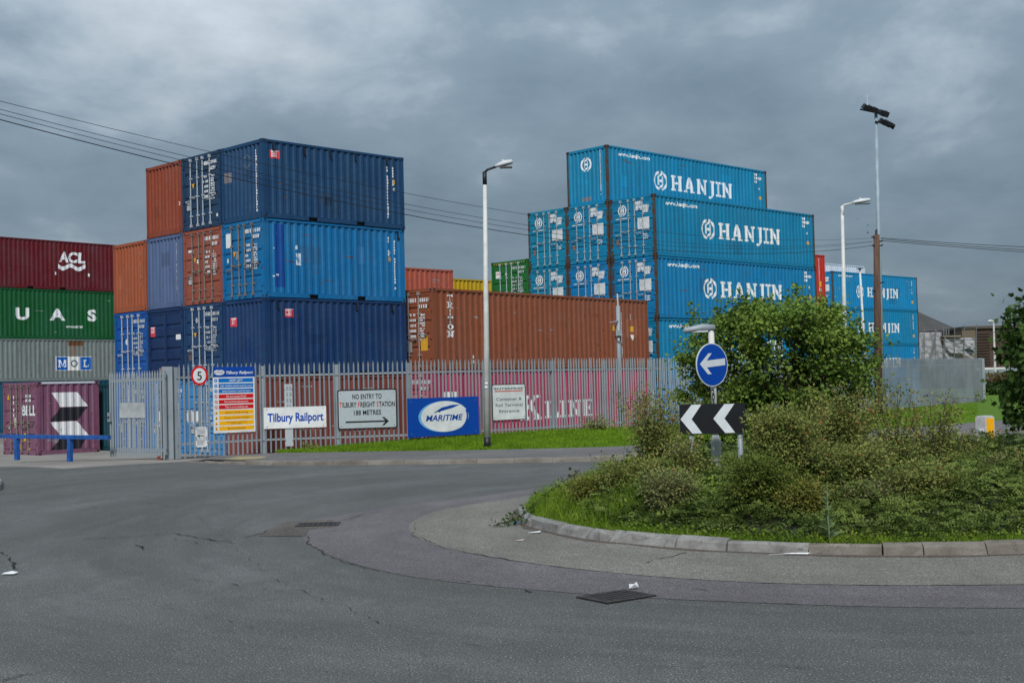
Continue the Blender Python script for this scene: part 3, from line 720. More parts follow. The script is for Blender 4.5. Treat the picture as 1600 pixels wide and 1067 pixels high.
# right-hand teal stack
QX, QY, QZ, QYAW = 22.84, 90.62, -1.114, .809
for t, lb in ((3, 'teal blue container with white lettering, highest of the distant stack beside the tall mast'),
              (2, 'teal blue container with white lettering, middle of the distant stack beside the mast'),
              (1, 'teal blue container with white lettering just above the grey fence, distant stack'),
              (0, 'teal blue container behind the oblique grey fence, foot of the distant stack')):
    b = teal(lb, 0, t, True, (QX, QY, QZ + TIER * t), sidemarks=False, col=srgb(0, 130, 184), seed=200, size=1.0)
    ww = M_white
    b.side(move(hmark(), 3.72, 1.22, .50, .48), ww, 'round_emblem'); P, w_ = slab('HANJIN', .70, .2); b.side(move(P, 4.75, .88, 4.5 / w_, 1.0), ww)
    if t: P, w_ = text('www.hanjin.com', .17, .02); b.side(move(P, .8, 2.24, 1.9 / w_, 1), ww, 'web_address')
    b.side(vcodes(10.9, 2.2, 13, .08, b.rnd) + vcodes(11.35, 2.2, 11, .08, b.rnd), M_dim, 'number_marking'); b.side(rect(11.3, .55, 11.6, .75), M_yel, 'yellow_sticker')
qvx, qvy = -math.cos(QYAW), math.sin(QYAW)
Box('white container whose roof edge shows above the highest teal one of the distant stack', QX + qvx * PIT - 3.6 * math.sin(QYAW), QY + qvy * PIT - 3.6 * math.cos(QYAW), QZ + 2.9 * 3 + .0, QYAW, (.66, .68, .70), 12.192, 2.591, rust=.05, seed=80)
for t in range(3):
    Box('container of the distant stack hidden under the white one', QX + qvx * PIT - 3.6 * math.sin(QYAW), QY + qvy * PIT - 3.6 * math.cos(QYAW), QZ + 2.9 * t, QYAW, (.3, .32, .34), 12.192, 2.88, group='hidden lower containers')

# ------------------------------------------------------------------ ground: yard, road, ring courses, footway, grass
FP = [(276, 36.9), (410, 38.6), (640, 39.5), (866, 43.2), (1020, 47.6), (1200, 56.5), (1360, 66.5), (1535, 80.0)]
FENCE = [(at(px, 600, Y).x, Y) for px, Y in FP]
FZ = [0.0, 0.02, 0.27, 0.33, 0.19, 0.10, 0.0, 0.0]
fx_, fy_ = [p[0] for p in FENCE], [p[1] for p in FENCE]
def yard_z(y, x):
    k = np.interp(x, [-34, -19], [0.12, 1.0])
    return np.interp(y, [33, 41.5, 53, 62, 90, 140], [0, -.22, -.78, -.86, -1.2, -1.3]) * k
def fence_y(x): return np.interp(x, [-60] + fx_ + [60], [35.5] + fy_ + [112])
def ground_z(x, y):
    t = np.clip((y - fence_y(x) - .3) / 2.5, 0, 1)
    return -.012 + yard_z(y, x) * t
gxs = np.concatenate([np.arange(-70, -24, 4), np.arange(-24, 36, 1.0), np.arange(36, 90, 4)])
gys = np.concatenate([np.arange(-20, 28, 8), np.arange(28, 60, .8), np.arange(60, 110, 3), np.arange(110, 190, 10)])
GX, GY = np.meshgrid(gxs, gys, indexing='ij'); GZ = ground_z(GX, GY)
nx, ny = GX.shape; idx = np.arange(nx * ny).reshape(nx, ny)
t = NT('yard_concrete')
c = t.mix(t.ramp(t.noise(.35, 5, .6), .35, .7), srgb(116, 110, 104), srgb(146, 140, 132))
c = t.mix(t.math('MULTIPLY', t.ramp(t.noise(60, 3, .6), .4, .7), .5), c, srgb(92, 88, 84))
t.color(c); t.set(.9); M_yard = t.m
o = fast_mesh('ground', np.stack([GX, GY, GZ], -1).reshape(-1, 3), np.stack([idx[:-1, :-1], idx[1:, :-1], idx[1:, 1:], idx[:-1, 1:]], -1).reshape(-1, 4), [M_yard], kind='structure')
far = MB().add([(-2500, -1200, -1.5), (2500, -1200, -1.5), (2500, 3500, -1.5), (-2500, 3500, -1.5)], [(0, 1, 2, 3)])
tag(far.obj('terrain', plain('far_ground', (.09, .10, .07), .9, .3, .01)), kind='structure')

def asphalt(name, a, b, speck, fine=95.0, wear=.5):
    t = NT(name)
    c = t.mix(t.ramp(t.noise(.22, 6, .62), .34, .68), a, b)
    # polished and dirtied lanes that follow the circle of the roundabout
    sx = t.n.new('ShaderNodeSeparateXYZ'); t.l.new(t.tc.outputs['Object'], sx.inputs[0])
    X_, Y_ = t.math('SUBTRACT', sx.outputs[0], 5.09), t.math('SUBTRACT', sx.outputs[1], 18.64)
    rr = t.math('SQRT', t.math('ADD', t.math('MULTIPLY', X_, X_), t.math('MULTIPLY', Y_, Y_))); th = t.math('ARCTAN2', X_, Y_)
    def lanes(sr, st, detail, lo, hi, off):
        cb = t.n.new('ShaderNodeCombineXYZ'); t.l.new(t.math('MULTIPLY', rr, sr), cb.inputs[0]); t.l.new(t.math('MULTIPLY', th, st), cb.inputs[1]); cb.inputs[2].default_value = off
        nz = t.n.new('ShaderNodeTexNoise'); nz.inputs['Scale'].default_value = 1.0; nz.inputs['Detail'].default_value = detail; nz.inputs['Roughness'].default_value = .62; t.l.new(cb.outputs[0], nz.inputs['Vector'])
        return t.ramp(nz.outputs['Fac'], lo, hi)
    c = t.mix(t.math('MULTIPLY', lanes(.55, 1.6, 4, .42, .64, 1.0), wear), c, tuple(x * .54 for x in a))
    c = t.mix(t.math('MULTIPLY', lanes(2.6, 3.2, 5, .52, .70, 5.0), wear * .8), c, tuple(x * .55 for x in a))
    c = t.mix(t.math('MULTIPLY', lanes(1.1, 2.2, 4, .52, .68, 9.0), wear * .6), c, tuple(min(1, x * 1.28) for x in b))
    c = t.mix(t.math('MULTIPLY', t.ramp(t.noise(1.1, 5, .65, sc=(1, .45, 1), dist=.6), .46, .66), .6), c, tuple(x * .58 for x in a))
    c = t.mix(t.math('MULTIPLY', t.ramp(t.noise(5.5, 4, .7), .50, .70), .45), c, tuple(x * .6 for x in a))
    c = t.mix(t.ramp(t.noise(fine, 3, .78), .42, .64), tuple(x * .27 for x in a), c)
    c = t.mix(t.math('MULTIPLY', t.ramp(t.noise(fine * .8, 2, .6, loc=(5, 3, 0)), .62, .72), .6), c, speck)
    c = t.mix(t.math('MULTIPLY', t.ramp(t.noise(fine * .24, 3, .7, loc=(2, 8, 0)), .62, .69), .85), c, tuple(x * .25 for x in a))
    c = t.mix(t.math('MULTIPLY', t.ramp(t.noise(fine * .5, 3, .7, loc=(7, 1, 0)), .56, .68), .28), c, srgb(128, 96, 84))
    t.color(c); t.set(.86, 0, .3); t.bump(t.noise(fine * .8, 4, .7), .7, .012)
    return t.m
M_road = asphalt('asphalt', srgb(115, 117, 115), srgb(131, 133, 131), srgb(212, 211, 207), 66, .8)
M_ring2 = asphalt('purple_grey_surfacing', srgb(130, 123, 127), srgb(145, 138, 142), srgb(206, 200, 204), 80, .6)
M_ring1 = asphalt('buff_surfacing', srgb(148, 145, 135), srgb(163, 159, 149), srgb(212, 208, 199), 72, .5)
M_foot = asphalt('footway_surfacing', srgb(134, 131, 130), srgb(152, 149, 147), srgb(186, 183, 178), 60)
KERBPX = [(292, 721.5), (318, 723), (345, 724.5), (400, 726), (500, 727), (600, 726), (760, 724), (970, 719), (1150, 707), (1361, 690), (1530, 679), (1640, 671), (1760, 662)]
KERB = [gp(*p) for p in KERBPX]
def resample(pts, step):
    pts = [Vector((p[0], p[1], 0)) for p in pts]; out = [pts[0]]; acc = 0
    for a, b in zip(pts, pts[1:]):
        d = (b - a).length; s = step - acc
        while s < d: out.append(a.lerp(b, s / d)); s += step
        acc = d - (s - step)
    return out
def smooth_line(pts, n=8):
    P = [Vector((p[0], p[1])) for p in pts]; P = [P[0] * 2 - P[1]] + P + [P[-1] * 2 - P[-2]]; out = []
    for i in range(1, len(P) - 2):
        for k in range(n):
            u = k / n; a, b, c, d = P[i - 1], P[i], P[i + 1], P[i + 2]
            out.append(.5 * ((2 * b) + (c - a) * u + (2 * a - 5 * b + 4 * c - d) * u * u + (3 * b - a - 3 * c + d) * u ** 3))
    out.append(P[-2]); return [(p.x, p.y) for p in out]
KERB = smooth_line(KERB)
apron = [gp(-400, 742), gp(-60, 734), gp(0, 729), gp(60, 729.5), gp(100, 732), gp(180, 727), gp(268, 722), gp(288, 721.2)]
road_poly = [(-70, -15), (75, -15), (75, 60), (KERB[-1][0] + 4, KERB[-1][1] + 1.2)] + [(x, y + .12) for x, y in KERB[::-1]] + apron[::-1] + [(-70, 33)]
tag(MB().add([(x, y, 0) for x, y in road_poly], [tuple(range(len(road_poly)))]).obj('road', M_road), kind='structure')
CX, CY, CR = 5.09, 18.643, 5.10
def polar_sheet(name, angs, rin, rout, z, mat):
    V, FA = [], []; n = 160
    for k in range(n + 1):
        a = -180 + 360 * k / n
        for f in (rin, rout):
            r = np.interp(a, angs, f) if not isinstance(f, (int, float)) else f
            V.append((CX + r * math.cos(R(a)), CY + r * math.sin(R(a)), z))
    for k in range(n): FA.append((2 * k, 2 * k + 1, 2 * k + 3, 2 * k + 2))
    return tag(fast_mesh(name, V, FA, [mat]), kind='structure')
ang = [-180, -168, -155, -138, -124, -113, -94, -60, 0, 60, 100, 130, 148, 157, 165, 172, 180]
r2 = [8.0, 8.1, 8.14, 8.3, 8.2, 8.14, 8.17, 8.15, 8.1, 7.9, 7.2, 6.8, 6.7, 7.1, 7.45, 7.8, 8.0]
r1 = [6.55, 6.68, 6.8, 6.87, 7.02, 7.1, 7.0, 7.0, 6.9, 6.7, 6.2, 5.9, 5.9, 6.06, 6.25, 6.45, 6.55]
polar_sheet('road_ring', ang, 4.6, r2, .004, M_ring2)
polar_sheet('overrun_ring', ang, 4.6, r1, .008, M_ring1)
patch = [gp(*p) for p in ((405, 838), (420, 826), (450, 815), (520, 812), (522, 824), (483, 828), (478, 838))]
tag(MB().add([(x, y, .006) for x, y in patch], [tuple(range(len(patch)))]).obj('road_patch', asphalt('patch_surfacing', srgb(112, 104, 98), srgb(128, 120, 113), srgb(180, 172, 164), 66, .8)), kind='structure')
# footway behind the far kerb
FOOTPX = [(330, 709), (428, 707.5), (520, 706), (660, 704), (760, 702.6), (970, 697), (1150, 686), (1250, 680), (1361, 672), (1480, 663), (1600, 654), (1760, 643)]
FOOT = smooth_line([gp(px, py, .1) for px, py in FOOTPX])
FOOT[0] = (-8.75, 36.6)
def strip(name, A, B, za, zb, n, m, mat, zfun=None, kind='structure'):
    A = np.array([A[int(round(i))] if False else (np.interp(i, range(len(A)), [p[0] for p in A]), np.interp(i, range(len(A)), [p[1] for p in A])) for i in np.linspace(0, len(A) - 1, n)])
    B = np.array([(np.interp(i, range(len(B)), [p[0] for p in B]), np.interp(i, range(len(B)), [p[1] for p in B])) for i in np.linspace(0, len(B) - 1, n)])
    za = np.interp(np.linspace(0, 1, n), np.linspace(0, 1, len(za)), za); zb = np.interp(np.linspace(0, 1, n), np.linspace(0, 1, len(zb)), zb)
    V = []
    for i in range(n):
        for j in range(m + 1):
            t = j / m; p = A[i] * (1 - t) + B[i] * t; s = t * t * (3 - 2 * t) if zfun is None else zfun(t)
            V.append((p[0], p[1], za[i] * (1 - s) + zb[i] * s))
    FA = [(i * (m + 1) + j, (i + 1) * (m + 1) + j, (i + 1) * (m + 1) + j + 1, i * (m + 1) + j + 1) for i in range(n - 1) for j in range(m)]
    o = fast_mesh(name, V, FA, [mat]); o['kind'] = kind; return o, A, B
kin = [(x, y + .11) for x, y in KERB]
nk = len(kin)
strip('footway', kin, FOOT, [.02, .09] + [.1] * 10, [.04, .1] + [.1] * 10, 120, 3, M_foot)
t = NT('grass_sward')
c = t.mix(t.ramp(t.noise(.5, 6, .65), .35, .68), (.115, .215, .016), (.165, .275, .024))
c = t.mix(t.math('MULTIPLY', t.ramp(t.noise(1.4, 5, .7), .52, .70), .55), c, (.20, .21, .05))
c = t.mix(t.math('MULTIPLY', t.ramp(t.noise(40, 3, .7), .4, .65), .7), (.085, .165, .014), c)
t.color(c); t.set(.9, 0, .2); t.bump(t.noise(30, 4, .7), 1.0, .05); M_grass = t.m
# grass bank from the footway edge up to the fence, and the open lawn beyond its far end
gback = [(x + .0, y + .55) for x, y in FENCE[1:]]
g1 = smooth_line([gp(px, py, .1) for px, py in FOOTPX[1:]])
gback_s = [(np.interp(s, np.linspace(0, 1, len(gback)), [p[0] for p in gback]), np.interp(s, np.linspace(0, 1, len(gback)), [p[1] for p in gback])) for s in np.linspace(0, 1, 80)]
gfront = [(np.interp(x, [p[0] for p in g1], [p[0] for p in g1]), np.interp(x, [p[0] for p in g1], [p[1] for p in g1])) for x in [p[0] for p in g1]]
# pair front and back by sight line so the bank runs straight up to the fence
xs_px = np.linspace(430, 1530, 110)
fr = [gp(x, np.interp(x, [p[0] for p in FOOTPX], [p[1] for p in FOOTPX]), .1) for x in xs_px]
bk_ = [(np.interp(x, [p[0] for p in FP], fx_), np.interp(x, [p[0] for p in FP], fy_) + .5) for x in xs_px]
bz = [float(np.interp(x, [p[0] for p in FP], FZ)) for x in xs_px]
o, GA, GB = strip('grass_bank', fr, bk_, [.085] * 4, bz, 110, 10, M_grass, lambda t: t ** .8)
lawn = [(fr[-18][0], fr[-18][1]), (fr[-8][0], fr[-8][1]), fr[-1], gp(1600, 654, .1), gp(1760, 643, .1), (90, 95), (90, 175), (50, 175), (30.2, 81.5), (29.2, 80.2), (24, 73)]
tag(MB().add([(x, y, .03) for x, y in lawn], [tuple(range(len(lawn)))]).obj('lawn', M_grass), kind='structure')

# kerbs: stones laid end to end
t = NT('kerb_stone')
c = t.mix(t.ramp(t.noise(1.3, 6, .65), .35, .7), srgb(98, 91, 84), srgb(138, 132, 125))
c = t.mix(t.math('MULTIPLY', t.ramp(t.noise(9, 6, .75), .55, .7), .7), c, srgb(66, 60, 54)); c = t.mix(t.math('MULTIPLY', t.ramp(t.noise(70, 2, .6), .5, .7), .5), c, srgb(80, 76, 70))
t.color(c); t.set(.9, 0, .2); t.bump(t.noise(14, 6, .7), .5, .02); M_kerb = t.m
t = NT('pale_kerb_stone'); c = t.mix(t.ramp(t.noise(2.3, 7, .7), .4, .66), srgb(112, 110, 107), srgb(150, 149, 146)); c = t.mix(t.math('MULTIPLY', t.ramp(t.noise(11, 6, .75), .55, .68), .8), c, srgb(84, 80, 76))
t.color(c); t.set(.9, 0, .2); t.bump(t.noise(14, 6, .7), .5, .02); M_kerbp = t.m
def kerb_stone(parent, p, q, w, h, mat, inward, jit=.006, chip=0.0):
    """One stone between ground points p and q; inward is the unit vector to its back."""
    p, q, n = Vector((*p, 0)), Vector((*q, 0)), Vector((*inward, 0)); d = (q - p).normalized(); L = (q - p).length
    rj = lambda: random.uniform(-jit, jit); hz = h + rj(); e = .022
    prof = [(0, 0), (.012 + rj() * .3, hz - e), (e + .012, hz), (w, hz + rj()), (w, 0)]
    m = MB(); ends = [0.004, L * .33, L * .66, L - .004]; vs = []
    for s in ends:
        ch = random.uniform(0, chip) if s in (ends[0], ends[-1]) else random.uniform(0, chip * .5)
        for a, z in prof: vs.append(tuple(p + d * s + n * (a + (ch if z > hz * .5 and a < .05 else 0)) + Vector((0, 0, z - (ch if z > hz * .5 and a < .06 else 0)))))
    k = len(prof); fs = [(i * k + j, (i + 1) * k + j, (i + 1) * k + (j + 1) % k, i * k + (j + 1) % k) for i in range(3) for j in range(k)] + [tuple(range(k))[::-1], tuple(range(3 * k, 4 * k))]
    return m.add(vs, fs).obj('kerb_stone', mat, parent)
kroot = link('kerb', None); kroot['kind'] = 'structure'; kroot['label'] = 'buff concrete kerb along the footway in front of the fence'
pts = resample(KERB, .93)
for i, (a, b_) in enumerate(zip(pts, pts[1:])):
    d = (b_ - a).normalized(); h = min(.115, .03 + .028 * i); kerb_stone(kroot, a[:2], b_[:2], .13, h, M_kerb, (-d.y, d.x), .006, .02)
iroot = link('kerb', None); iroot['kind'] = 'structure'; iroot['label'] = 'stone kerb ring round the planted island'
a = 118.0; rk = random.Random(4)
while a < 352:
    L = rk.choice((.42, .66, .78, .92, .95, 1.02)); da = math.degrees(L / CR); a0, a1 = R(a), R(a + da * .985); am = (a0 + a1) / 2
    P_ = lambda q, r: (CX + r * math.cos(q), CY + r * math.sin(q))
    pale = 168 < a < 238
    kerb_stone(iroot, P_(a0, CR + rk.uniform(-.02, .02)), P_(a1, CR + rk.uniform(-.02, .02)), .14, .135 + rk.uniform(-.012, .012), M_kerbp if pale else M_kerb, (-math.cos(am), -math.sin(am)), .014, .075 if pale else .045)
    a += da
lroot = link('kerb', None); lroot['kind'] = 'structure'; lroot['label'] = 'short kerb end just inside the left edge of the road'
kp = [gp(-70, 790), gp(-12, 773), gp(4, 764), gp(5, 755), gp(-4, 749), gp(-60, 741)]
kp = [(x, y) for x, y in kp]
for p, q in zip(kp, kp[1:]):
    d = (Vector(q) - Vector(p)).normalized(); kerb_stone(lroot, p, q, .14, .13, M_kerbp, (-d.y, d.x) if False else (-abs(d.y) - .2, .1), .008, .03)
tag(MB().add([(x - .05, y, .127) for x, y in kp], [tuple(range(len(kp)))]).obj('footway', M_foot), kind='structure')
# worn yellow paving near the gate
wy = NT('worn_yellow_paving'); wy.color(wy.mix(wy.ramp(wy.noise(3, 6, .7), .42, .6), srgb(128, 122, 108), srgb(168, 148, 84))); wy.set(.9)
wp = [gp(348, 717.2, .1), gp(372, 713.6, .1), gp(412, 713, .1), gp(418, 715.5, .1), gp(396, 717.8, .1), gp(368, 718, .1)]
tag(MB().add([(x, y, .106) for x, y in wp], [tuple(range(len(wp)))]).obj('paving', wy.m), kind='structure')

dm = asphalt('gutter_dirt', srgb(112, 98, 90), srgb(130, 116, 106), srgb(170, 156, 146), 60, .4)
aa_ = list(range(-180, 181, 6)); rq = random.Random(9)
polar_sheet('gutter_dirt', aa_, 5.0, [5.10 + rq.uniform(.03, .17) for _ in aa_], .0105, dm)
# cracks and joints in the surfacing
M_crack = plain('crack_fill', (.012, .011, .010), .95)
def crack(pxs, w, gaps=.0, z=.011, name='road_crack'):
    P = [Vector((*gp(*p), z)) for p in pxs]; line = resample([(p.x, p.y) for p in P], .09); m = MB(); rr = random.Random(len(pxs) * 7 + int(pxs[0][0]))
    off = 0; pr = None
    for i in range(len(line) - 1):
        d = (line[i + 1] - line[i]).normalized(); n = Vector((-d.y, d.x, 0)); off = off * .75 + rr.uniform(-.03, .03)
        hw = w * .62 * rr.uniform(.15, 1.0) * (0 if rr.random() < gaps else 1) / 2; c_ = line[i] + n * off
        cur = (c_ - n * hw, c_ + n * hw)
        if pr and hw > 0: m.add([(*pr[0][:2], z), (*pr[1][:2], z), (*cur[1][:2], z), (*cur[0][:2], z)], [(0, 1, 2, 3)])
        pr = cur
    if m.f: tag(m.obj(name, M_crack), kind='stuff')
crack([(130, 843), (165, 841), (230, 838), (272, 833), (300, 838), (345, 846), (375, 842), (412, 833), (420, 826)], .05, .15)
crack([(272, 842), (310, 849), (350, 846)], .05, .4); crack([(212, 852), (226, 861)], .07, .3); crack([(0, 862), (15, 872), (30, 892)], .06, .35)
crack([(478, 838), (484, 850), (515, 868), (540, 880), (600, 893), (625, 897)], .03, .2); crack([(650, 818), (644, 828), (648, 838), (680, 853), (730, 864), (800, 876), (860, 884)], .03, .12)
crack([(530, 814), (600, 796), (670, 784)], .025, .2); crack([(684, 904), (730, 910), (760, 916), (790, 917)], .06, .2); crack([(818, 922), (835, 927), (850, 922)], .06, .3)
crack([(860, 884), (1000, 901), (1100, 909), (1200, 913), (1320, 914), (1460, 915), (1600, 914)], .022, .25); crack([(985, 888), (1030, 876), (1090, 862)], .03, .2)
crack([(900, 925), (1100, 938), (1330, 950), (1600, 958)], .02, .5); crack([(960, 1040), (1080, 1044), (1160, 1038), (1300, 1046)], .02, .6); crack([(0, 1064), (60, 1050), (130, 1040)], .05, .3)
crack([(150, 770), (300, 800), (420, 900), (620, 985), (900, 1020)], .018, .45); crack([(560, 760), (700, 752), (850, 748)], .03, .4); crack([(60, 930), (260, 950), (480, 1000), (700, 1030)], .018, .5); crack([(1200, 985), (1400, 990), (1600, 985)], .016, .5)
crack([(380, 730), (450, 730.5)], .12, .2); crack([(270, 770), (330, 766), (390, 761)], .05, .3); crack([(460, 753), (545, 749)], .05, .3); crack([(120, 800), (170, 786), (270, 768)], .03, .5)
crack([(700, 1000), (760, 1010), (840, 1004)], .03, .6); crack([(1080, 920), (1200, 930), (1420, 938)], .025, .6); crack([(300, 905), (420, 925), (520, 933)], .03, .7)

# ------------------------------------------------------------------ palisade fence, gate, blue rail
FH = 2.70
def pale_mesh(h=FH, w=.054):
    d = .018; prof = [(-w / 2, .006), (-w / 2 * .55, -d), (-w * .12, -d * .35), (w * .12, -d * .35), (w / 2 * .55, -d), (w / 2, .006)]
    vs, fs = [], []; n = len(prof)
    for z, k in ((0, 1), (h - .11, 1), (h, .12)): vs += [(x * k, y, z + (.0)) for x, y in prof]
    for i in range(2): fs += [(i * n + j, i * n + j + 1, (i + 1) * n + j + 1, (i + 1) * n + j) for j in range(n - 1)]
    return MB().add(vs, fs).mesh('pale', [M_galv])
PALE = pale_mesh()
def pt_on(path, s):
    for (a, b) in zip(path, path[1:]):
        A, B = Vector(a), Vector(b); L = (B - A).length
        if s <= L + 1e-6: return A + (B - A) * (s / L), (B - A).normalized()
        s -= L
    return Vector(path[-1]), (Vector(path[-1]) - Vector(path[-2])).normalized()
M_galvd = plain('old_galvanised', (.155, .185, .21), .6, .2, .6)
WPALE = pale_mesh(FH, .082)
def fence_run(root, path, single=True, wide=False):
    for a, b in zip(path, path[1:]):
        A, B = Vector(a), Vector(b); d = (B - A).normalized(); L = (B - A).length; rz = math.atan2(d.y, d.x); n = Vector((d.y, -d.x))
        nb = max(1, round(L / 2.75)); bl = L / nb; st = MB()
        for k in range(nb):
            p0 = A + d * (k * bl)
            o = MB().box(-.05, .05, .03, .13, 0, FH - .06).box(-.055, .055, .028, .034, 0, FH - .06).obj('post', M_galv, root) if single or k % 1 == 0 else None
            o.location = (p0.x, p0.y, 0); o.rotation_euler = (0, 0, rz)
            for z in (.42, FH - .36):
                r = MB().box(.0, bl, .004, .03, z - .028, z + .028).box(.0, bl, .004, .05, z + .024, z + .029).obj('rail', M_galv, root); r.location = (p0.x, p0.y, 0); r.rotation_euler = (0, 0, rz)
            npale = max(2, round(bl / .148))
            for j in range(npale):
                q = p0 + d * ((j + .5) * bl / npale) - n * 0.0
                if single:
                    o = link('pale', PALE, root); o.location = (q.x + n.x * .002, q.y + n.y * .002, .03 + random.uniform(-.02, .015)); o.rotation_euler = (random.gauss(0, .004), random.gauss(0, .018) if random.random() < .08 else random.gauss(0, .004), rz + random.gauss(0, .05))
                else:
                    c, s = math.cos(rz), math.sin(rz); b0 = len(st.v)
                    me_ = WPALE if wide else PALE; vs = [(q.x + v.co.x * c - v.co.y * s, q.y + v.co.x * s + v.co.y * c, v.co.z + .03) for v in me_.vertices]
                    st.add(vs, [tuple(f.vertices) for f in PALE.polygons])
        if st.f: o = st.obj('pale', M_galvd if wide else M_galv, root); o['kind'] = 'stuff'
fence = thing('palisade_fence', 'long galvanised palisade fence with pointed pales carrying the signs along the grass bank', 'fence')
fence_run(fence, FENCE[:6])
fence2 = thing('palisade_fence', 'galvanised palisade fence seen edge on, running away past the timber pole on the lawn', 'fence')
fence_run(fence2, FENCE[5:7], False); fence_run(fence2, FENCE[6:], False, True)
E_ = Vector(FENCE[-1]); fence_run(fence2, [FENCE[-1], (E_.x + .9, E_.y + 3.0)], False)
MB().box(-.08, .08, .0, .16, 0, FH).obj('post', M_galv, fence2).location = (E_.x + .1, E_.y, 0)
# the hanging post and open gate leaf
gpst = thing('gate_post', 'stout galvanised gate post at the end of the palisade fence, rusty hinge side', 'post', (*FENCE[0], 0))
MB().box(-.40, -.10, -.08, .20, 0, 2.66).obj('post_box', M_galv, gpst)
MB().box(-.50, -.42, .0, .10, .05, 2.62).obj('rusty_stile', plain('rusty_galv', (.20, .15, .11), .8, .6, 3), gpst)
for z in (.45, 1.9): MB().box(-.53, -.38, -.03, .13, z, z + .1).obj('hinge', M_ruststeel, gpst)
MB().box(-.58, -.30, -.06, .16, -.0, .10).obj('foot_plate', plain('red_rust', (.20, .035, .015), .8, .4), gpst)
ga, gb = at(268, 640, 36.7), at(173.5, 640, 38.4)
A, B = Vector((ga.x - .14, ga.y)), Vector((gb.x, gb.y)); d = (B - A).normalized(); L = (B - A).length; rz = math.atan2(d.y, d.x)
gate = thing('palisade_gate', 'galvanised palisade gate leaf standing open with a patched pale plate on it', 'gate', (A.x, A.y, .04), rz)
for z in (.18, 2.22): MB().box(0, L, .0, .04, z, z + .085).obj('rail', M_galv, gate)
for x, w_ in ((0, .05), (L - .06, .06), (L * .46, .085)): MB().box(x, x + w_, -.004, .044, .10, 2.32 if x else 2.5).obj('stile', M_galv, gate)
n = 22; GPALE = pale_mesh(2.52, .06)
for k in range(n):
    o = link('pale', GPALE, gate); o.location = (.08 + (L - .12) * k / (n - 1), .052, .0); o.rotation_euler = (0, 0, math.pi)
    o.scale = (1, 1, 1)
MB().box(L * .34, L * .80, .075, .082, 1.16, 1.60).obj('patch_plate', plain('pale_plate', (.40, .42, .43), .5, .2, 3), gate)
MB().box(L - .12, L + .02, .05, .12, 1.05, 1.32).obj('lock_box', M_galv, gate)
MB().tube([(L - .05, .12, 1.18), (L - .05, .14, 1.18)], .035, 10).obj('lock', M_black, gate)
M_brail = plain('blue_rail_paint', srgb(30, 84, 156), .55, .35, 6)
rl = thing('barrier_rail', 'blue painted steel barrier rail on two posts in front of the mauve container', 'barrier')
pa, pb = at(-60, 679.5, 43.0), at(171, 681, 37.7)
d = Vector((pb.x - pa.x, pb.y - pa.y, 0)); L = d.length; rz = math.atan2(d.y, d.x)
o = MB().box(0, L, -.05, .05, .64, .76).obj('beam', M_brail, rl); o.location = (pa.x, pa.y, -.06); o.rotation_euler = (0, 0, rz)
for f_, lean in ((.405, 0.0), (.755, .05), (.08, 0)):
    q = Vector((pa.x, pa.y, 0)) + d * f_
    o = MB().box(-.075, .075, -.06, .06, -.05, .64).obj('post', M_brail, rl); o.location = (q.x, q.y, -.06); o.rotation_euler = (0, lean, rz)

# ------------------------------------------------------------------ signs
M_lampc = plain('lamp_column_paint', (.56, .56, .54), .5, .15, 3)
def on_fence(px):
    """Ground point of the fence's front face on a sight column."""
    for (p0, _), (p1, _), a, b in zip(FP, FP[1:], FENCE, FENCE[1:]):
        if p0 <= px <= p1 or p1 == FP[-1][0]:
            r = ray(px, 600); A, B = Vector(a), Vector(b); dd = B - A; rr = Vector((r[0], r[1]))
            k = (A.x * rr.y - A.y * rr.x) / (dd.y * rr.x - dd.x * rr.y); return A + dd * k, dd.normalized()
def signroot(name, label, cat, pl, pr, pt, pb, off=.045, same=None):
    a, da = on_fence(pl); b, db = on_fence(pr); d = (b - a).normalized(); n = Vector((d.y, -d.x)); a = a + n * off; b = b + n * off
    ym = (a.y + b.y) / 2; zt, zb = at((pl + pr) / 2, pt, ym).z, at((pl + pr) / 2, pb, ym).z
    w = (b - a).length; o = thing(name, label, cat, (a.x, a.y, zb), math.atan2(d.y, d.x)); return o, w, zt - zb
def flat(polys, y, mat, name, parent):
    m = MB()
    for p in polys: m.add([(x, y, z) for x, z in p], [tuple(range(len(p)))])
    return m.obj(name, mat, parent)
def rrect(x0, z0, x1, z1, r, n=5):
    out = []
    for cx, cz, a in ((x1 - r, z1 - r, 0), (x0 + r, z1 - r, 90), (x0 + r, z0 + r, 180), (x1 - r, z0 + r, 270)):
        out += [(cx + r * math.cos(R(a + 90 * k / n)), cz + r * math.sin(R(a + 90 * k / n))) for k in range(n + 1)]
    return out
S_white = plain('sign_white', (.70, .715, .725), .4, .12, 2.5); S_blue = plain('sign_blue', srgb(0, 66, 160), .35, .05); S_mid = plain('sign_mid_blue', srgb(0, 110, 190), .35, .05)
S_red = plain('sign_red', srgb(205, 14, 20), .35, .05); S_yel = plain('sign_yellow', srgb(246, 176, 0), .4, .05); S_black = plain('sign_black', (.010, .011, .014), .35, .1); S_grey = plain('sign_grey', (.40, .45, .48), .4, .06)
S_gtext = plain('sign_grey_text', (.10, .11, .13), .5); S_lt = plain('sign_light_blue', srgb(110, 176, 226), .35); S_brn = plain('sign_brown_text', (.16, .10, .01), .5); S_org = plain('sign_orange', srgb(205, 70, 30), .5)
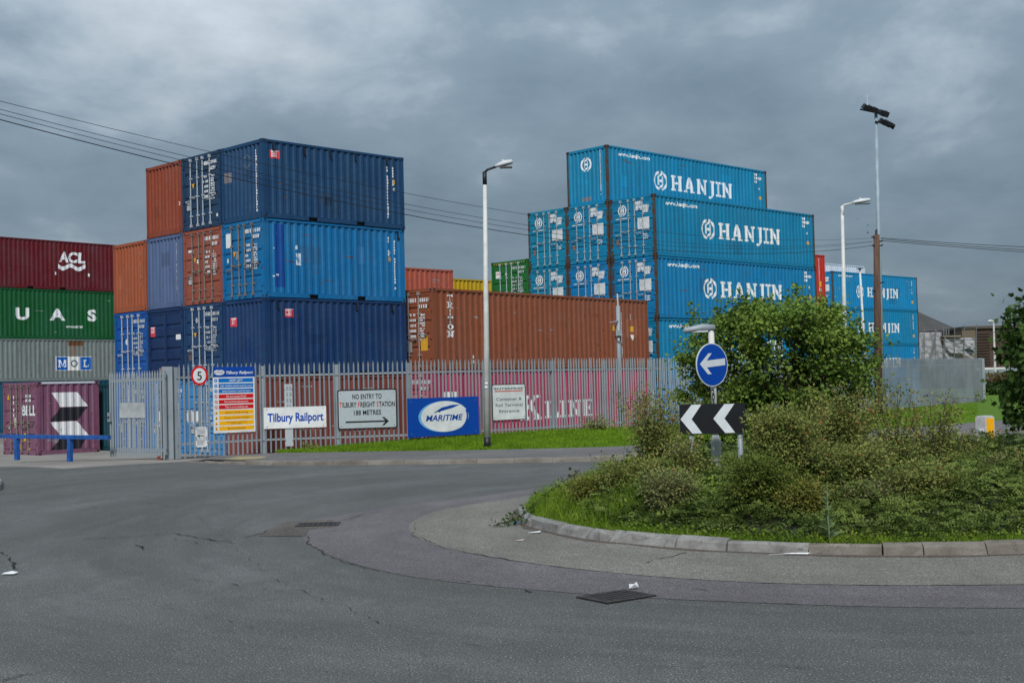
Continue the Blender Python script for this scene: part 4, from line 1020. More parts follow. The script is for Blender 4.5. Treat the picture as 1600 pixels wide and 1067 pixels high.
def board(root, w, h, mat=S_white, th=.012, name='panel', r=None):
    m = MB(); m.prism(rrect(0, 0, w, h, r) if r else [(0, 0), (w, 0), (w, h), (0, h)], 0, -th) if r else m.box(0, w, -th, 0, 0, h)
    o = m.obj(name, mat, root)
    MB().box(w * .15, w * .85, .002, .04, h * .25, h * .25 + .04).box(w * .15, w * .85, .002, .04, h * .75, h * .75 + .04).obj('bracket', M_galv, root)
    for bx in (.05, .95):
        for bz in (.09, .91):
            MB().box(w * bx - .012, w * bx + .012, -th - .012, -th, h * bz - .012, h * bz + .012).obj('bolt', M_galvd, root)
    return o
def label_on(root, polys, mat, name='lettering', lay=1): return flat(polys, -.012 - .002 * lay, mat, name, root)
# speed roundel
s5, w, h = signroot('speed_sign', 'round red ringed number five speed limit sign on the fence', 'sign', 297.5, 323.5, 571.5, 602)
MB().prism([(w / 2 + w / 2 * math.cos(2 * math.pi * k / 36), h / 2 + h / 2 * math.sin(2 * math.pi * k / 36)) for k in range(36)], 0, -.012).obj('panel', S_red, s5)
label_on(s5, disc(w / 2, h / 2, w * .385, h * .385), S_white, 'white_disc'); P, tw = text('5', h * .46, .01); label_on(s5, move(P, w / 2 - tw / 2, h * .27), S_black, 'lettering', 2)
MB().box(w / 2 - .03, w / 2 + .03, .004, .05, -1.3, h).obj('backing_post', M_galv, s5)
# site rules board
sb, w, h = signroot('notice_board', 'tall site rules board with blue header and blue, red and yellow rows', 'sign', 331.5, 396.5, 573, 675.5)
board(sb, w, h)
label_on(sb, rect(0.0, h * .845, w, h), S_blue, 'header'); label_on(sb, disc(w * .15, h * .918, w * .125, h * .042), S_white, 'emblem', 2)
label_on(sb, rect(w * .06, h * .914, w * .24, h * .922) + [[(w * .08, h * .94), (w * .17, h * .968), (w * .24, h * .968), (w * .16, h * .95)]], S_blue, 'emblem_detail', 3)
label_on(sb, fit_text('Tilbury Railport', w * .31, w * .965, h * .893, h * .042, .035, 1, .2, stretch=True), S_white, 'lettering', 2)
rows = [('KEEP LEFT', S_mid), ('High visibility jackets must be worn', S_mid), ('Safety footwear must be worn', S_mid), ('Do not exceed 5mph', S_red), ('No unauthorised persons', S_red), ('This is a no smoking site', S_red),
        ('Caution vehicles turning', S_yel), ('Caution container handlers', S_yel), ('These premises are under 24 hour\nCCTV surveillance', S_yel), ('Beware pedestrians', S_yel)]
for k, (tx, mt) in enumerate(rows):
    z1 = h * (.826 - k * .0808); z0 = z1 - h * .062
    label_on(sb, rect(w * .13, z0, w * .962, z1), mt, 'row_panel')
    tm = S_brn if mt is S_yel else S_white
    if '\n' in tx:
        a_, b_ = tx.split('\n'); label_on(sb, fit_text(a_, w * .2, w * .9, z0 + h * .034, h * .018, .008) + fit_text(b_, w * .3, w * .8, z0 + h * .009, h * .018, .008), tm, 'lettering', 2)
    else:
        hh = h * (.036 if k == 0 else .028); label_on(sb, fit_text(tx, w * .17, w * .93, (z0 + z1) / 2 - hh / 2, hh, .008), tm, 'lettering', 2)
    cx, cz, r_ = w * .065, (z0 + z1) / 2, h * .026
    if mt is S_yel:
        label_on(sb, [[(cx - r_ * 1.15, cz - r_), (cx + r_ * 1.15, cz - r_), (cx, cz + r_)]], S_yel, 'pictogram', 1); label_on(sb, rect(cx - r_ * .25, cz - r_ * .7, cx + r_ * .25, cz + r_ * .1), S_black, 'pictogram_detail', 2)
    elif mt is S_red: label_on(sb, ring(cx, cz, r_, r_ * .72, 0, 360, 20) + [[(cx - r_ * .7, cz + r_ * .5), (cx - r_ * .5, cz + r_ * .7), (cx + r_ * .7, cz - r_ * .5), (cx + r_ * .5, cz - r_ * .7)]], S_red, 'pictogram')
    else: label_on(sb, disc(cx, cz, r_, r_, 20), S_mid, 'pictogram'); label_on(sb, rect(cx - r_ * .2, cz - r_ * .5, cx + r_ * .25, cz + r_ * .55), S_white, 'pictogram_detail', 2)
# small notices
for lb, px0, px1, t0, t1 in (('small white paper notice low on the fence, upper of a pair', 303, 321, 667, 684.5), ('small white paper notice low on the fence, lower of a pair', 303, 321, 685.5, 698.5)):
    nt, w, h = signroot('paper_notice', lb, 'notice', px0, px1, t0, t1); board(nt, w, h, S_white, .006)
    rr = random.Random(px0 + int(t0)); m_ = [rect(w * .1, h * (.85 - k * .11), w * rr.uniform(.6, .9), h * (.88 - k * .11))[0] for k in range(7 if t0 < 680 else 6)]
    flat(m_, -.009, S_gtext, 'print', nt)
    if t0 < 680: flat(rect(w * .2, h * .17, w * .8, h * .22) + [[(w * .12, h * .195), (w * .35, h * .08), (w * .35, h * .31)]], -.0115, S_black, 'arrow', nt)
nt, w, h = signroot('paper_notice', 'pair of blank white sheets tied behind the pales above the small notices', 'notice', 292, 302, 641, 660, -.06); board(nt, w, h, S_white, .006)
# name board
nb_, w, h = signroot('name_board', 'plain white board with two blue words on the fence', 'sign', 411, 508.5, 635.5, 668.5)
board(nb_, w, h); P = fit_text('Tilbury Railport', w * .06, w * .955, h * .33, h * .40, .03, stretch=True); label_on(nb_, P, S_blue)
sp_, w, h = signroot('sign_plate', 'narrow grey strip plate with faint figures standing behind the white name board', 'sign', 444, 456.5, 600, 697, .02); board(sp_, w, h, S_grey, .008)
flat(codes(w * .25, h * .9, 2, 4, w * .5, random.Random(3), 1), -.010, M_galv, 'print', sp_)
# freight direction board
fd, w, h = signroot('direction_board', 'grey board with black border, three lines of text and a right arrow', 'sign', 526.5, 619, 608, 670)
board(fd, w, h, S_black, .012, 'panel', .06); label_on(fd, [rrect(w * .018, h * .03, w * .982, h * .97, .05)], S_grey, 'face')
label_on(fd, fit_text('NO ENTRY TO', w * .25, w * .745, h * .76, h * .125, .022, 1.05, stretch=True), S_black, 'lettering', 2)
x = w * .03; total = [('T', S_red), ('ILBURY', S_black), (' ', None), ('F', S_red), ('REIGHT', S_black), (' ', None), ('S', S_red), ('TATION', S_black)]
ws = [(w * .03 if m is None else text(s, h * .13, .022)[1] + h * .02) for s, m in total]; k_ = w * .945 / sum(ws)
for (s, m), wi in zip(total, ws):
    if m is not None: label_on(fd, move(text(s, h * .13, .022)[0], x, h * .555, k_, 1), m, 'lettering', 2)
    x += wi * k_
label_on(fd, fit_text('188 METRES', w * .27, w * .73, h * .355, h * .125, .022, 1.05, stretch=True), S_black, 'lettering', 2)
label_on(fd, rect(w * .13, h * .165, w * .82, h * .205) + [[(w * .86, h * .185), (w * .78, h * .08), (w * .74, h * .08), (w * .81, h * .185), (w * .74, h * .29), (w * .78, h * .29)]], S_black, 'arrow', 2)
# haulier board
hb, w, h = signroot('company_board', 'blue board with white oval wave emblem and slanted company name', 'sign', 628.5, 739.5, 621, 681, .26)
board(hb, w, h, S_blue); label_on(hb, disc(w * .49, h * .505, w * .345, h * .40), S_lt, 'oval_edge'); label_on(hb, disc(w * .515, h * .505, w * .335, h * .40), S_white, 'oval', 2)
label_on(hb, disc(w * .50, h * .53, w * .36, h * .40, 40)[:0] + [[(w * .35, h * .60), (w * .47, h * .74), (w * .62, h * .80), (w * .73, h * .80), (w * .62, h * .72), (w * .52, h * .68), (w * .46, h * .66), (w * .44, h * .61), (w * .40, h * .66)]], S_blue, 'wave', 3)
label_on(hb, ring(w * .52, h * .51, w * .325, w * .30, -70, 20, 14, 1, .66), S_blue, 'swoosh', 3)
label_on(hb, fit_text('MARITIME', w * .245, w * .765, h * .40, h * .155, .022, 1, .22, stretch=True), S_blue, 'lettering', 4)
# entrance board
eb, w, h = signroot('entrance_board', 'square white entrance board with dark heading and red underline beside the lamp post', 'sign', 766.5, 819, 600, 656.5)
board(eb, w, h, S_black, .012, 'panel', .05); label_on(eb, [rrect(w * .02, h * .02, w * .98, h * .98, .045)], S_white, 'face')
label_on(eb, fit_text('ENTERPRISE', w * .08, w * .92, h * .85, h * .055, .02, 1.05, stretch=True), S_black, 'heading', 2)
label_on(eb, sum((rect(w * (.08 + .042 * k), h * .79, w * (.115 + .042 * k), h * .825) for k in range(20)), []), S_org, 'underline', 2)
for k, s in enumerate(('Container &', 'Rail Terminal', 'Entrance')): label_on(eb, fit_text(s, w * (.12, .1, .2)[k], w * (.88, .9, .8)[k], h * (.55 - .165 * k), h * .085, .012, 1.02, stretch=True), S_gtext, 'lettering', 2)

# keep-left sign post and chevron board on the island
def sign_at(name, label, px0, px1, pt, pb, Y, yaw=0.0):
    a, b = at(px0, (pt + pb) / 2, Y), at(px1, (pt + pb) / 2, Y); w = (b.x - a.x) / math.cos(yaw); c = (a + b) / 2
    o = thing(name, label, 'sign', (c.x, c.y, at(px0, pb, Y).z), yaw); return o, w, at(px0, pt, Y).z - at(px0, pb, Y).z
ck, w, h = sign_at('chevron_board', 'black board with two white chevrons pointing left on grey posts in the shrubs', 1063, 1164, 632, 678.5, 17.3, -.12)
z0 = ck.location.z
MB().box(-w / 2, w / 2, -.012, .004, 0, h).obj('panel', S_black, ck)
S_refl = plain('reflective_white', (.62, .66, .70), .35, .08)
for xa in (-.490, .01):
    x0 = xa * w
    flat([[(x0, h * .5), (x0 + .175 * w, h * .985), (x0 + .325 * w, h * .985), (x0 + .17 * w, h * .5)], [(x0, h * .5), (x0 + .17 * w, h * .5), (x0 + .325 * w, h * .015), (x0 + .175 * w, h * .015)]], -.0145, S_refl, 'chevron', ck)
for x in (-.33 * w, .41 * w): MB().tube([(x, .05, -z0), (x, .05, h * .9)], .038, 10).obj('post', M_galv, ck, True)
kl, w, h = sign_at('keep_left_sign', 'round blue keep left arrow sign on a grey lit post standing above the shrubs', 1084, 1137.5, 537, 604.5, 17.75, .0)
kl.rotation_euler = (0, 0, .0); z0 = kl.location.z
sp = link('sign_disc', None, kl); sp.rotation_euler = (0, 0, .62); sp.location.x = -.062
rr_ = h / 2
MB().prism([(rr_ * math.cos(2 * math.pi * k / 40), rr_ + rr_ * math.sin(2 * math.pi * k / 40)) for k in range(40)], -.10, -.112).obj('disc', S_refl, sp)
flat(disc(0, rr_, rr_ * .955), -.1145, S_blue, 'face', sp)
A_ = [(-.80, .04), (-.24, .54), (-.02, .54), (-.36, .20), (.84, .30), (.84, -.02), (-.36, -.12), (-.06, -.44), (-.30, -.44)]
flat([[(x * rr_ * .98, rr_ + z * rr_ * .98) for x, z in A_]], -.117, S_refl, 'arrow', sp)
px_, = (at(1113.5, 600, 17.75).x - kl.location.x,)
zt = at(1113, 515, 17.75).z - z0; zs = at(1113, 683, 17.75).z - z0
MB().tube([(px_ + .02, 0, -z0), (px_ + .02, 0, zs - .06), (px_ + .02, 0, zs + .03)], [.068, .068, .045], 14).obj('post_base', M_lampc, kl, True)
MB().tube([(px_ + .02, 0, zs), (px_, 0, zt)], .041, 12).obj('post', M_lampc, kl, True)
lh = MB(); lh.tube([(px_ + .05, 0, zt + .02), (px_ - .12, -.02, zt + .03), (px_ - .36, -.06, zt - .005), (px_ - .40, -.06, zt - .02)], [.05, .055, .04, .012], 10); lh.obj('lamp_head', M_galv, kl, True)
MB().box(px_ - .34, px_ - .05, -.07, .01, zt - .035, zt - .012).obj('lamp_glass', plain('lamp_glass', (.45, .48, .5), .3), kl)
fl = []
for k, ch in enumerate('203'): fl += move(text(ch, .07, .01)[0], px_ - .025, at(1113, 612 + 8 * k, 17.75).z - z0 - .03)
flat(fl, -.05, S_black, 'number', kl)

# ------------------------------------------------------------------ lamps, mast, poles, wires
M_lanternw = plain('lantern_shell', (.55, .57, .58), .4, .1)
def column(name, label, base, h, r0, r1, mat, cat, lean=(0, 0)):
    o = thing(name, label, cat, base); MB().tube([(0, 0, 0), (lean[0] * .5, lean[1] * .5, h * .5), (lean[0], lean[1], h)], [r0, (r0 + r1) / 2, r1], 14).obj('column', mat, o, True); return o
def lantern(o, tip, reach, rise, L, mat_arm):
    x, y, z = tip
    MB().tube([(x, y, z - .35), (x, y, z + .02)], .062, 10).obj('spigot', mat_arm, o, True)
    MB().tube([(x, y, z), (x + reach * .25, y, z + rise * .5), (x + reach, y, z + rise)], .035, 8).obj('arm', mat_arm, o, True)
    m = MB(); x0 = x + reach - .04; zz = z + rise; s = rise / max(reach, .1) * .45
    prof = [(0, .05, .05), (.12, .11, .09), (L * .55, .16, .12), (L * .92, .14, .09), (L, .06, .04)]; n = 10; vs = []
    for a, hw, hh in prof:
        for k in range(n):
            t_ = 2 * math.pi * k / n; vs.append((x0 + a, y + hw * math.cos(t_), zz + a * s + (hh if math.sin(t_) > 0 else hh * .45) * math.sin(t_)))
    fs = [(i * n + k, i * n + (k + 1) % n, (i + 1) * n + (k + 1) % n, (i + 1) * n + k) for i in range(len(prof) - 1) for k in range(n)] + [tuple(range(n))[::-1], tuple(range((len(prof) - 1) * n, len(prof) * n))]
    m.add(vs, fs).obj('lantern', M_lanternw, o, True)
    MB().box(x0 + .14, x0 + L * .95, y - .11, y + .11, zz + .14 * s - .075, zz + .14 * s - .045).obj('lamp_glass', plain('dark_glass', (.10, .11, .12), .3), o)
    MB().tube([(x0 + L * .45, y, zz + .1), (x0 + L * .45, y, zz + .2)], .045, 8).obj('photocell', M_lanternw, o)
gzl = .16
b0 = gp(761.5, 697, gzl); tp = at(757.5, 285, b0[1])
lm = column('street_lamp', 'tall pale grey street lamp with black base on the grass before the fence', (b0[0], b0[1], gzl - .1), tp.z - gzl + .1, .095, .055, M_lampc, 'street lamp', (tp.x - b0[0], 0))
MB().tube([(0, 0, 0), (0, 0, .36)], .100, 14).obj('painted_base', M_black, lm, True)
lt = (tp.x - b0[0], 0, tp.z - gzl + .1); lantern(lm, (lt[0], lt[1], lt[2] + .28), .34, .16, .52, M_black)
flat(rect(-.03, 1.75, .05, 1.82) + rect(-.02, 1.86, .06, 1.92), -.105, S_white, 'number', lm)
b1 = at(1319.5, 560, 49.0); tp = at(1316, 330, 49.0)
lm2 = column('street_lamp', 'tall pale street lamp rising out of the shrub tree beside the timber pole', (b1.x, b1.y, .03), tp.z, .095, .06, M_lampc, 'street lamp', (tp.x - b1.x, 0))
lantern(lm2, (tp.x - b1.x, 0, tp.z + .15), .42, .12, .72, M_lampc)
p0 = at(1343.5, 421, 72); pn = column('camera_pole', 'thin grey pole with a small cap in front of the distant teal stack', (p0.x + .2, p0.y, -.3), p0.z + .3, .09, .055, M_lampc, 'pole', (-.2, 0)); MB().tube([(-.2, 0, p0.z + .3), (-.2, 0, p0.z + .36)], [.05, .22], 8).obj('cap', M_black, pn)
b2 = gp(969.5, 668, .2); tp = at(965.5, 478, b2[1])
ps = column('steel_post', 'slim galvanised post with a black cable loop in front of the crimson container', (b2[0], b2[1], .05), tp.z - .05, .085, .078, M_galv, 'post', (tp.x - b2[0], 0))
lx = tp.x - b2[0]; MB().tube([(lx, 0, tp.z - .05), (lx - .01, 0, tp.z + .40)], .03, 8).obj('spigot', M_lampc, ps)
MB().tube([(lx - .02, -.09, tp.z - .6), (lx - .14, -.12, tp.z - .8), (lx - .13, -.12, tp.z - 1.25), (lx + .02, -.12, tp.z - 1.4), (lx + .06, -.1, tp.z - 1.2), (lx - .02, -.1, tp.z - 1.0)], .018, 6).obj('cable_loop', M_black, ps)
MB().box(lx - .12, lx + .08, -.15, -.08, tp.z - 1.15, tp.z - .95).tube([(lx - .1, -.1, tp.z - .62), (lx - .32, -.1, tp.z - .66)], .02, 6).obj('junction_box', M_galv, ps)
# timber utility pole
b3 = gp(1373, 646, .05); tp = at(1369.5, 367, b3[1])
t = NT('weathered_timber'); t.color(t.mix(t.ramp(t.noise(4, 6, .7, sc=(2, 2, .22)), .38, .66), (.135, .075, .05), (.05, .026, .020))); t.set(.9); t.bump(t.noise(9, 5, .7, sc=(2, 2, .15)), .6, .03); M_tim = t.m
up = column('utility_pole', 'reddish brown weathered timber utility pole carrying the overhead wires', (b3[0], b3[1], 0), tp.z, .19, .145, M_tim, 'pole', (tp.x - b3[0], 0))
TOP = Vector((tp.x, tp.y, tp.z)); dx = tp.x - b3[0]
for k, (zz, sx) in enumerate(((.15, -1), (.35, 1), (.55, -1), (.55, 1), (2.3, 1), (2.7, -1))): MB().tube([(dx, -.05, tp.z - zz), (dx + .26 * sx, -.1, tp.z - zz + .05)], .035, 6).obj('bracket', M_black, up)
MB().tube([(dx * .9, -.02, tp.z - .05), (dx, 0, tp.z + .22), (dx + .05, 0, tp.z + .26)], [.06, .05, .02], 6).obj('cable_boot', M_black, up)
# floodlight mast
b4 = at(1378.5, 642, 70.0); tp = at(1368.5, 172, 70.0)
M_mast = plain('mast_steel', (.26, .33, .385), .5, .15, 2)
fm = column('floodlight_mast', 'very tall slim steel floodlight mast behind the timber pole', (b4.x, b4.y, -.1), tp.z + .1, .17, .085, M_mast, 'mast', (tp.x - b4.x, 0))
tx_ = tp.x - b4.x; tz_ = tp.z + .1
MB().tube([(tx_ - .78, .3, tz_ + .12), (tx_ + .5, -.2, tz_ - .32)], .05, 6).tube([(tx_ - .1, -.1, tz_ - .66), (tx_ + .85, -.4, tz_ - .98)], .05, 6).tube([(tx_, 0, tz_ - .1), (tx_, 0, tz_ - .75)], .06, 6).obj('head_frame', M_black, fm)
for k, (ox, oz, tilt) in enumerate(((-.62, .12, .5), (-.36, .04, .5), (-.10, -.06, .4), (.26, -.22, .35), (.46, -.28, .3), (.28, -.70, .5), (.52, -.80, .6), (.76, -.92, .5))):
    o = MB().prism([(-.17, -.13), (.17, -.13), (.13, .15), (-.13, .15)], -.17, .17).obj('floodlight', M_black, fm); o.location = (tx_ + ox, -.18, tz_ + oz); o.rotation_euler = (tilt, .45, .3)
MB().tube([(tx_ - .42, .1, tz_ + .1), (tx_ - .42, .1, tz_ + .85)], .02, 6).obj('lightning_rod', M_lampc, fm)
# overhead wires
M_wire = plain('wire', (.020, .021, .024), .6)
def wire(label, A, B, mids, r0, r1, name='overhead_wire'):
    A, B = Vector(A), Vector(B); ts, zs = [0, 1], [A.z, B.z]
    for px, py in mids:
        r = ray(px, py); D = B - A; k = (A.x * r[1] - A.y * r[0]) / (D.y * r[0] - D.x * r[1]); q = A + D * k; ts.append(k); zs.append(at(px, py, q.y).z)
    co = np.polyfit(ts, zs, min(2, len(ts) - 1)); n = 40
    co[-1] += A.z - np.polyval(co, 0); co[-2] += (B.z - np.polyval(co, 1))
    o = MB().tube([tuple((A + (B - A) * (i / n)).xy) + (float(np.polyval(co, i / n)),) for i in range(n + 1)], [r0 + (r1 - r0) * i / n for i in range(n + 1)], 5).obj(name, M_wire)
    return tag(o, label, 'wire', 'overhead wires strung to the timber pole')
wd_ = [('topmost of the overhead wires crossing the left stack', -60, 143, 0, TOP + Vector((-.2, 0, -.15)), [(632, 306.4), (1000, 357)], .0065), ('second overhead wire from the top crossing the left stack', -60, 155, 1, TOP + Vector((-.2, 0, -.3)), [(634, 327.5), (1000, 370)], .0065),
       ('third overhead wire from the top crossing the left stack', -60, 162, 1, TOP + Vector((-.2, 0, -.32)), [(634, 336), (1000, 376)], .0065), ('lowest and thickest overhead wire crossing the left stack', -60, 171, 1, TOP + Vector((-.2, 0, -.5)), [(635, 345.8), (1000, 383)], .011)]
for lb, px, py, k, B, mids, r in wd_: wire(lb, at(px, py, 25), B, mids, r, r)
for k, (lb, y1, y2, dz) in enumerate((('upper overhead wire leaving the timber pole to the open sky side', 384, 388, -.15), ('middle overhead wire leaving the timber pole to the open sky side', 388, 396, -.2), ('lower overhead wire leaving the timber pole to the open sky side', 391, 402, -.28))):
    wire(lb, TOP + Vector((.2, 0, dz)), at(1850, y2 + 4, 66), [(1560, y1)], .014, .014)
for k, (px, py) in enumerate(((1339, 342), (1356.5, 352.5), (1356, 364))):
    p = at(px, py, 95); o = MB().add([(-.16, 0, .05), (0, .05, 0), (0, -.06, -.02), (.16, 0, .06), (0, -.02, .05)], [(0, 2, 1), (3, 1, 2), (1, 2, 4)]).obj('bird', M_black); o.location = p; o.rotation_euler = (0, .3 * k, .5 * k)
    tag(o, ('tiny dark bird in flight, highest of three by the mast', 'tiny dark bird in flight, middle of three by the mast', 'tiny dark bird in flight, lowest of three by the mast')[k], 'bird', 'birds by the mast')
# marker post by the far footway
bm = gp(1540, 688, 0); mk = thing('marker_post', 'squat pale concrete marker post with a yellow front panel beyond the shrubs', 'marker post', (bm[0], bm[1], 0), .55)
m = MB(); m.slab([(-.2, -.16), (.2, -.16), (.2, .16), (-.2, .16)], 0, .66).slab([(-.17, -.13), (.17, -.13), (.17, .13), (-.17, .13)], .66, .69); m.obj('block', plain('pale_concrete', (.46, .46, .45), .85, .15, 5), mk)
MB().box(-.14, .16, -.175, -.162, .06, .62).obj('yellow_panel', S_yel, mk); MB().box(-.215, -.202, -.12, .05, .10, .34).obj('number_plate', S_white, mk)
o = flat(fit_text('15', -.09, .02, 0, .12, .01), 0, S_black, 'number', mk); o.rotation_euler = (0, 0, R(-90)); o.location = (-.2165, -.07, .17)

# drain gratings and litter
def grating(label, px, py, yaw, w=.62, d=.46):
    g = gp(px, py); o = thing('drain_grating', label, 'drain', (g[0], g[1], .012), yaw)
    MB().box(-w / 2 - .05, w / 2 + .05, -d / 2 - .05, d / 2 + .05, -.01, .0).obj('pit', M_dark, o)
    m = plain('cast_iron', (.036, .032, .030), .7, .4, 9)
    MB().box(-w / 2 - .05, w / 2 + .05, -d / 2 - .05, -d / 2, 0, .006).box(-w / 2 - .05, w / 2 + .05, d / 2, d / 2 + .05, 0, .006).box(-w / 2 - .05, -w / 2, -d / 2, d / 2, 0, .0055).box(w / 2, w / 2 + .05, -d / 2, d / 2, 0, .0055).obj('frame', m, o)
    for k in range(7):
        x = -w / 2 + w * (k + .5) / 7; MB().box(x - .013, x + .013, -d / 2, d / 2, .001, .004).obj('bar', m, o)
    return o
grating('iron drain grating in the near road, set skew with broken edges', 963, 933, .62, .47, .34); grating('iron drain grating at the edge of the purple ring', 497, 820, .05, .5, .34)
crack([(903, 934), (930, 937), (960, 943), (1000, 941), (1022, 936)], .07, .2); crack([(908, 932), (940, 926), (985, 928), (1020, 934)], .05, .3)
def scrap(label, px, py, pts, mat, z=.02, name='paper_scrap', s=1.0):
    g = gp(px, py); m = MB(); n = len(pts); m.add([(x * s, y * s, zz) for x, y, zz in pts] + [(x * s, y * s, zz - .004) for x, y, zz in pts], [tuple(range(n))] + [tuple(range(2 * n - 1, n - 1, -1))] + [(k, (k + 1) % n, n + (k + 1) % n, n + k) for k in range(n)])
    o = m.obj(name, mat); o.location = (g[0], g[1], z); return tag(o, label, 'litter')
M_paper = plain('paper', (.66, .67, .68), .7, .1); M_bag = plain('blue_wrapper', srgb(40, 150, 215), .4, .2)
scrap('flat white scrap of paper on the asphalt at the left edge of the road', 15, 898, [(-.10, -.03, 0), (.08, -.05, 0), (.12, .02, .01), (.02, .05, .02), (-.09, .03, .005)], M_paper, s=.75)
scrap('crumpled white paper lying just beyond the skew drain grating', 990, 921, [(-.05, -.03, 0), (.01, -.05, .04), (.06, -.02, .01), (.04, .04, .05), (-.01, .02, .02), (-.05, .04, .03)], M_paper, s=.8)
scrap('long thin white paper strip at the foot of the island kerb', 1236, 868, [(-.30, .0, .0), (-.05, -.03, .01), (.22, -.02, .0), (.26, .0, .01), (.0, .008, .012), (-.2, .005, .0)], M_paper, s=.8)
scrap('small white scrap under the island kerb at its tip', 836, 834, [(-.09, 0, 0), (.06, -.04, .01), (.08, .02, .02), (-.05, .03, .0)], M_paper)
scrap('pale pinkish scrap on the buff ring near the island tip', 812, 846, [(-.05, -.02, 0), (.04, -.03, .0), (.06, .02, .01), (-.03, .02, .0)], plain('pink_paper', (.45, .36, .33), .7))
scrap('small blue wrapper beside the tip of the island kerb', 803, 820, [(-.06, -.02, 0), (.0, -.04, .03), (.07, -.01, .01), (.05, .03, .03), (-.04, .03, .01)], M_bag)
g = gp(1462, 812, .2); o = scrap('crumpled blue plastic bag lodged low in the shrubs', 1462, 812, [(-.08, -.04, -.05), (.0, -.06, .04), (.09, -.03, .0), (.08, .05, .05), (-.02, .04, .08), (-.08, .03, .02)], M_bag, .2); o.location = (g[0], g[1] - .05, .2)

# ------------------------------------------------------------------ far buildings beyond the yard
def hexa(m, a, b, mi=0): return m.box(a[0], b[0], a[1], b[1], a[2], b[2], mi)
M_roofd = plain('dark_roof_sheeting', (.060, .055, .050), .8, .2, .3)
sh = thing('warehouse_shed', 'large dark pitched shed roof behind the distant teal stack', 'building')
pr, pl_, pe = at(1500, 514, 190), at(1395, 466, 190), at(1466, 520, 168)
ridge0, ridge1 = at(1330, 445, 190), at(1432, 482, 190)
eav0, eav1 = at(1380, 536, 165), at(1470, 536, 165); endp = at(1535, 519, 178)
ov = MB(); A0, A1 = Vector((ridge0.x - 25, ridge0.y, ridge1.z + 9.5)), Vector((ridge1.x - 2, ridge1.y, ridge1.z + .6))
E0, E1, E2 = Vector((eav0.x - 30, eav0.y, eav1.z)), Vector((eav1.x, eav1.y, eav1.z)), Vector((endp.x, endp.y, endp.z - 1.2))
ov.add([tuple(A0), tuple(A1), tuple(E1), tuple(E0), tuple(E2), (A1.x, A1.y + 30, A1.z), (A0.x, A0.y + 30, A0.z), (E2.x, E2.y + 20, E2.z)], [(0, 3, 2, 1), (1, 2, 4), (1, 4, 7, 5), (0, 1, 5, 6)]).obj('roof', M_roofd, sh)
MB().add([(E0.x, E0.y + 1, -2), (E1.x, E1.y + 1, -2), (E1.x, E1.y + 1, E1.z), (E0.x, E0.y + 1, E0.z), (E2.x, E2.y, -2), (E2.x, E2.y, E2.z)], [(0, 1, 2, 3), (1, 4, 5, 2)]).obj('wall', plain('shed_wall', (.10, .09, .085), .8), sh)
t = NT('dark_brickwork')
br_ = t.n.new('ShaderNodeTexBrick'); br_.inputs['Scale'].default_value = 1.0; br_.inputs['Brick Width'].default_value = .9; br_.inputs['Row Height'].default_value = .36; br_.inputs['Mortar Size'].default_value = .03
br_.inputs['Color1'].default_value = (.075, .042, .030, 1); br_.inputs['Color2'].default_value = (.050, .030, .023, 1); br_.inputs['Mortar'].default_value = (.035, .024, .02, 1)
mp = t.n.new('ShaderNodeMapping'); mp.inputs['Rotation'].default_value = (R(90), 0, 0); t.l.new(t.tc.outputs['Object'], mp.inputs[0]); t.l.new(mp.outputs[0], br_.inputs['Vector'])
t.color(t.mix(t.math('MULTIPLY', t.ramp(t.noise(.6, 5, .65), .4, .7), .6), br_.outputs[0], (.10, .07, .055))); t.set(.9); M_bk = t.m
YB = 140
def rpt(px, py, Y=YB): return at(px, py, Y)
wh_ = thing('brick_warehouse', 'dark brown brick warehouse with ribbed upper wall behind the far hedge', 'building')
a, c_ = rpt(1510, 514), rpt(1700, 510); zb_ = rpt(1560, 574).z
MB().box(a.x, c_.x, YB, YB + 25, zb_, a.z).obj('upper_wall', M_bk, wh_)
for k in range(46):
    z = zb_ + .3 + (a.z - zb_ - .6) * (k % 12) / 12
    if k < 12: MB().box(a.x + .2, rpt(1546, 540).x, YB - .08, YB - .003, z, z + .09).obj('ledge', plain('dark_ledge', (.04, .026, .02), .9), wh_)
for k in range(10):
    x = np.interp(k, [0, 9], [rpt(1552, 540).x, rpt(1598, 540).x]); MB().box(x, x + .12, YB - .1, YB - .003, zb_ + .2, a.z - .15).obj('pilaster', M_bk, wh_)
MB().box(a.x - .3, c_.x, YB - .25, YB + 24, a.z, a.z + .28).obj('parapet', plain('parapet', (.09, .07, .06), .8), wh_)
MB().box(rpt(1540, 575).x - 2, rpt(1576, 575).x, YB - .3, YB - .01, zb_ - .28, zb_).obj('white_band', S_white, wh_)
MB().box(a.x - 1, c_.x, YB + .5, YB + 24, -2, zb_ - .3).obj('lower_wall', plain('lower_wall', (.035, .034, .034), .8), wh_)
fr_ = MB()
for k in range(5): fr_.box(rpt(1587, 555).x + k * .55, rpt(1587, 555).x + k * .55 + .1, YB - .2, YB - .11, rpt(1590, 560).z, rpt(1590, 549).z)
for py in (560, 555, 549): fr_.box(rpt(1587, 555).x, rpt(1587, 555).x + 2.3, YB - .2, YB - .112, rpt(1590, py).z, rpt(1590, py).z + .1)
fr_.obj('window_frame', S_white, wh_); MB().box(rpt(1587, 555).x, rpt(1587, 555).x + 2.3, YB - .105, YB - .01, rpt(1590, 560).z, rpt(1590, 549).z).obj('window_pane', M_dark, wh_)
sd = thing('stair_block', 'small pale brown rendered block at the end of the brick warehouse', 'building')
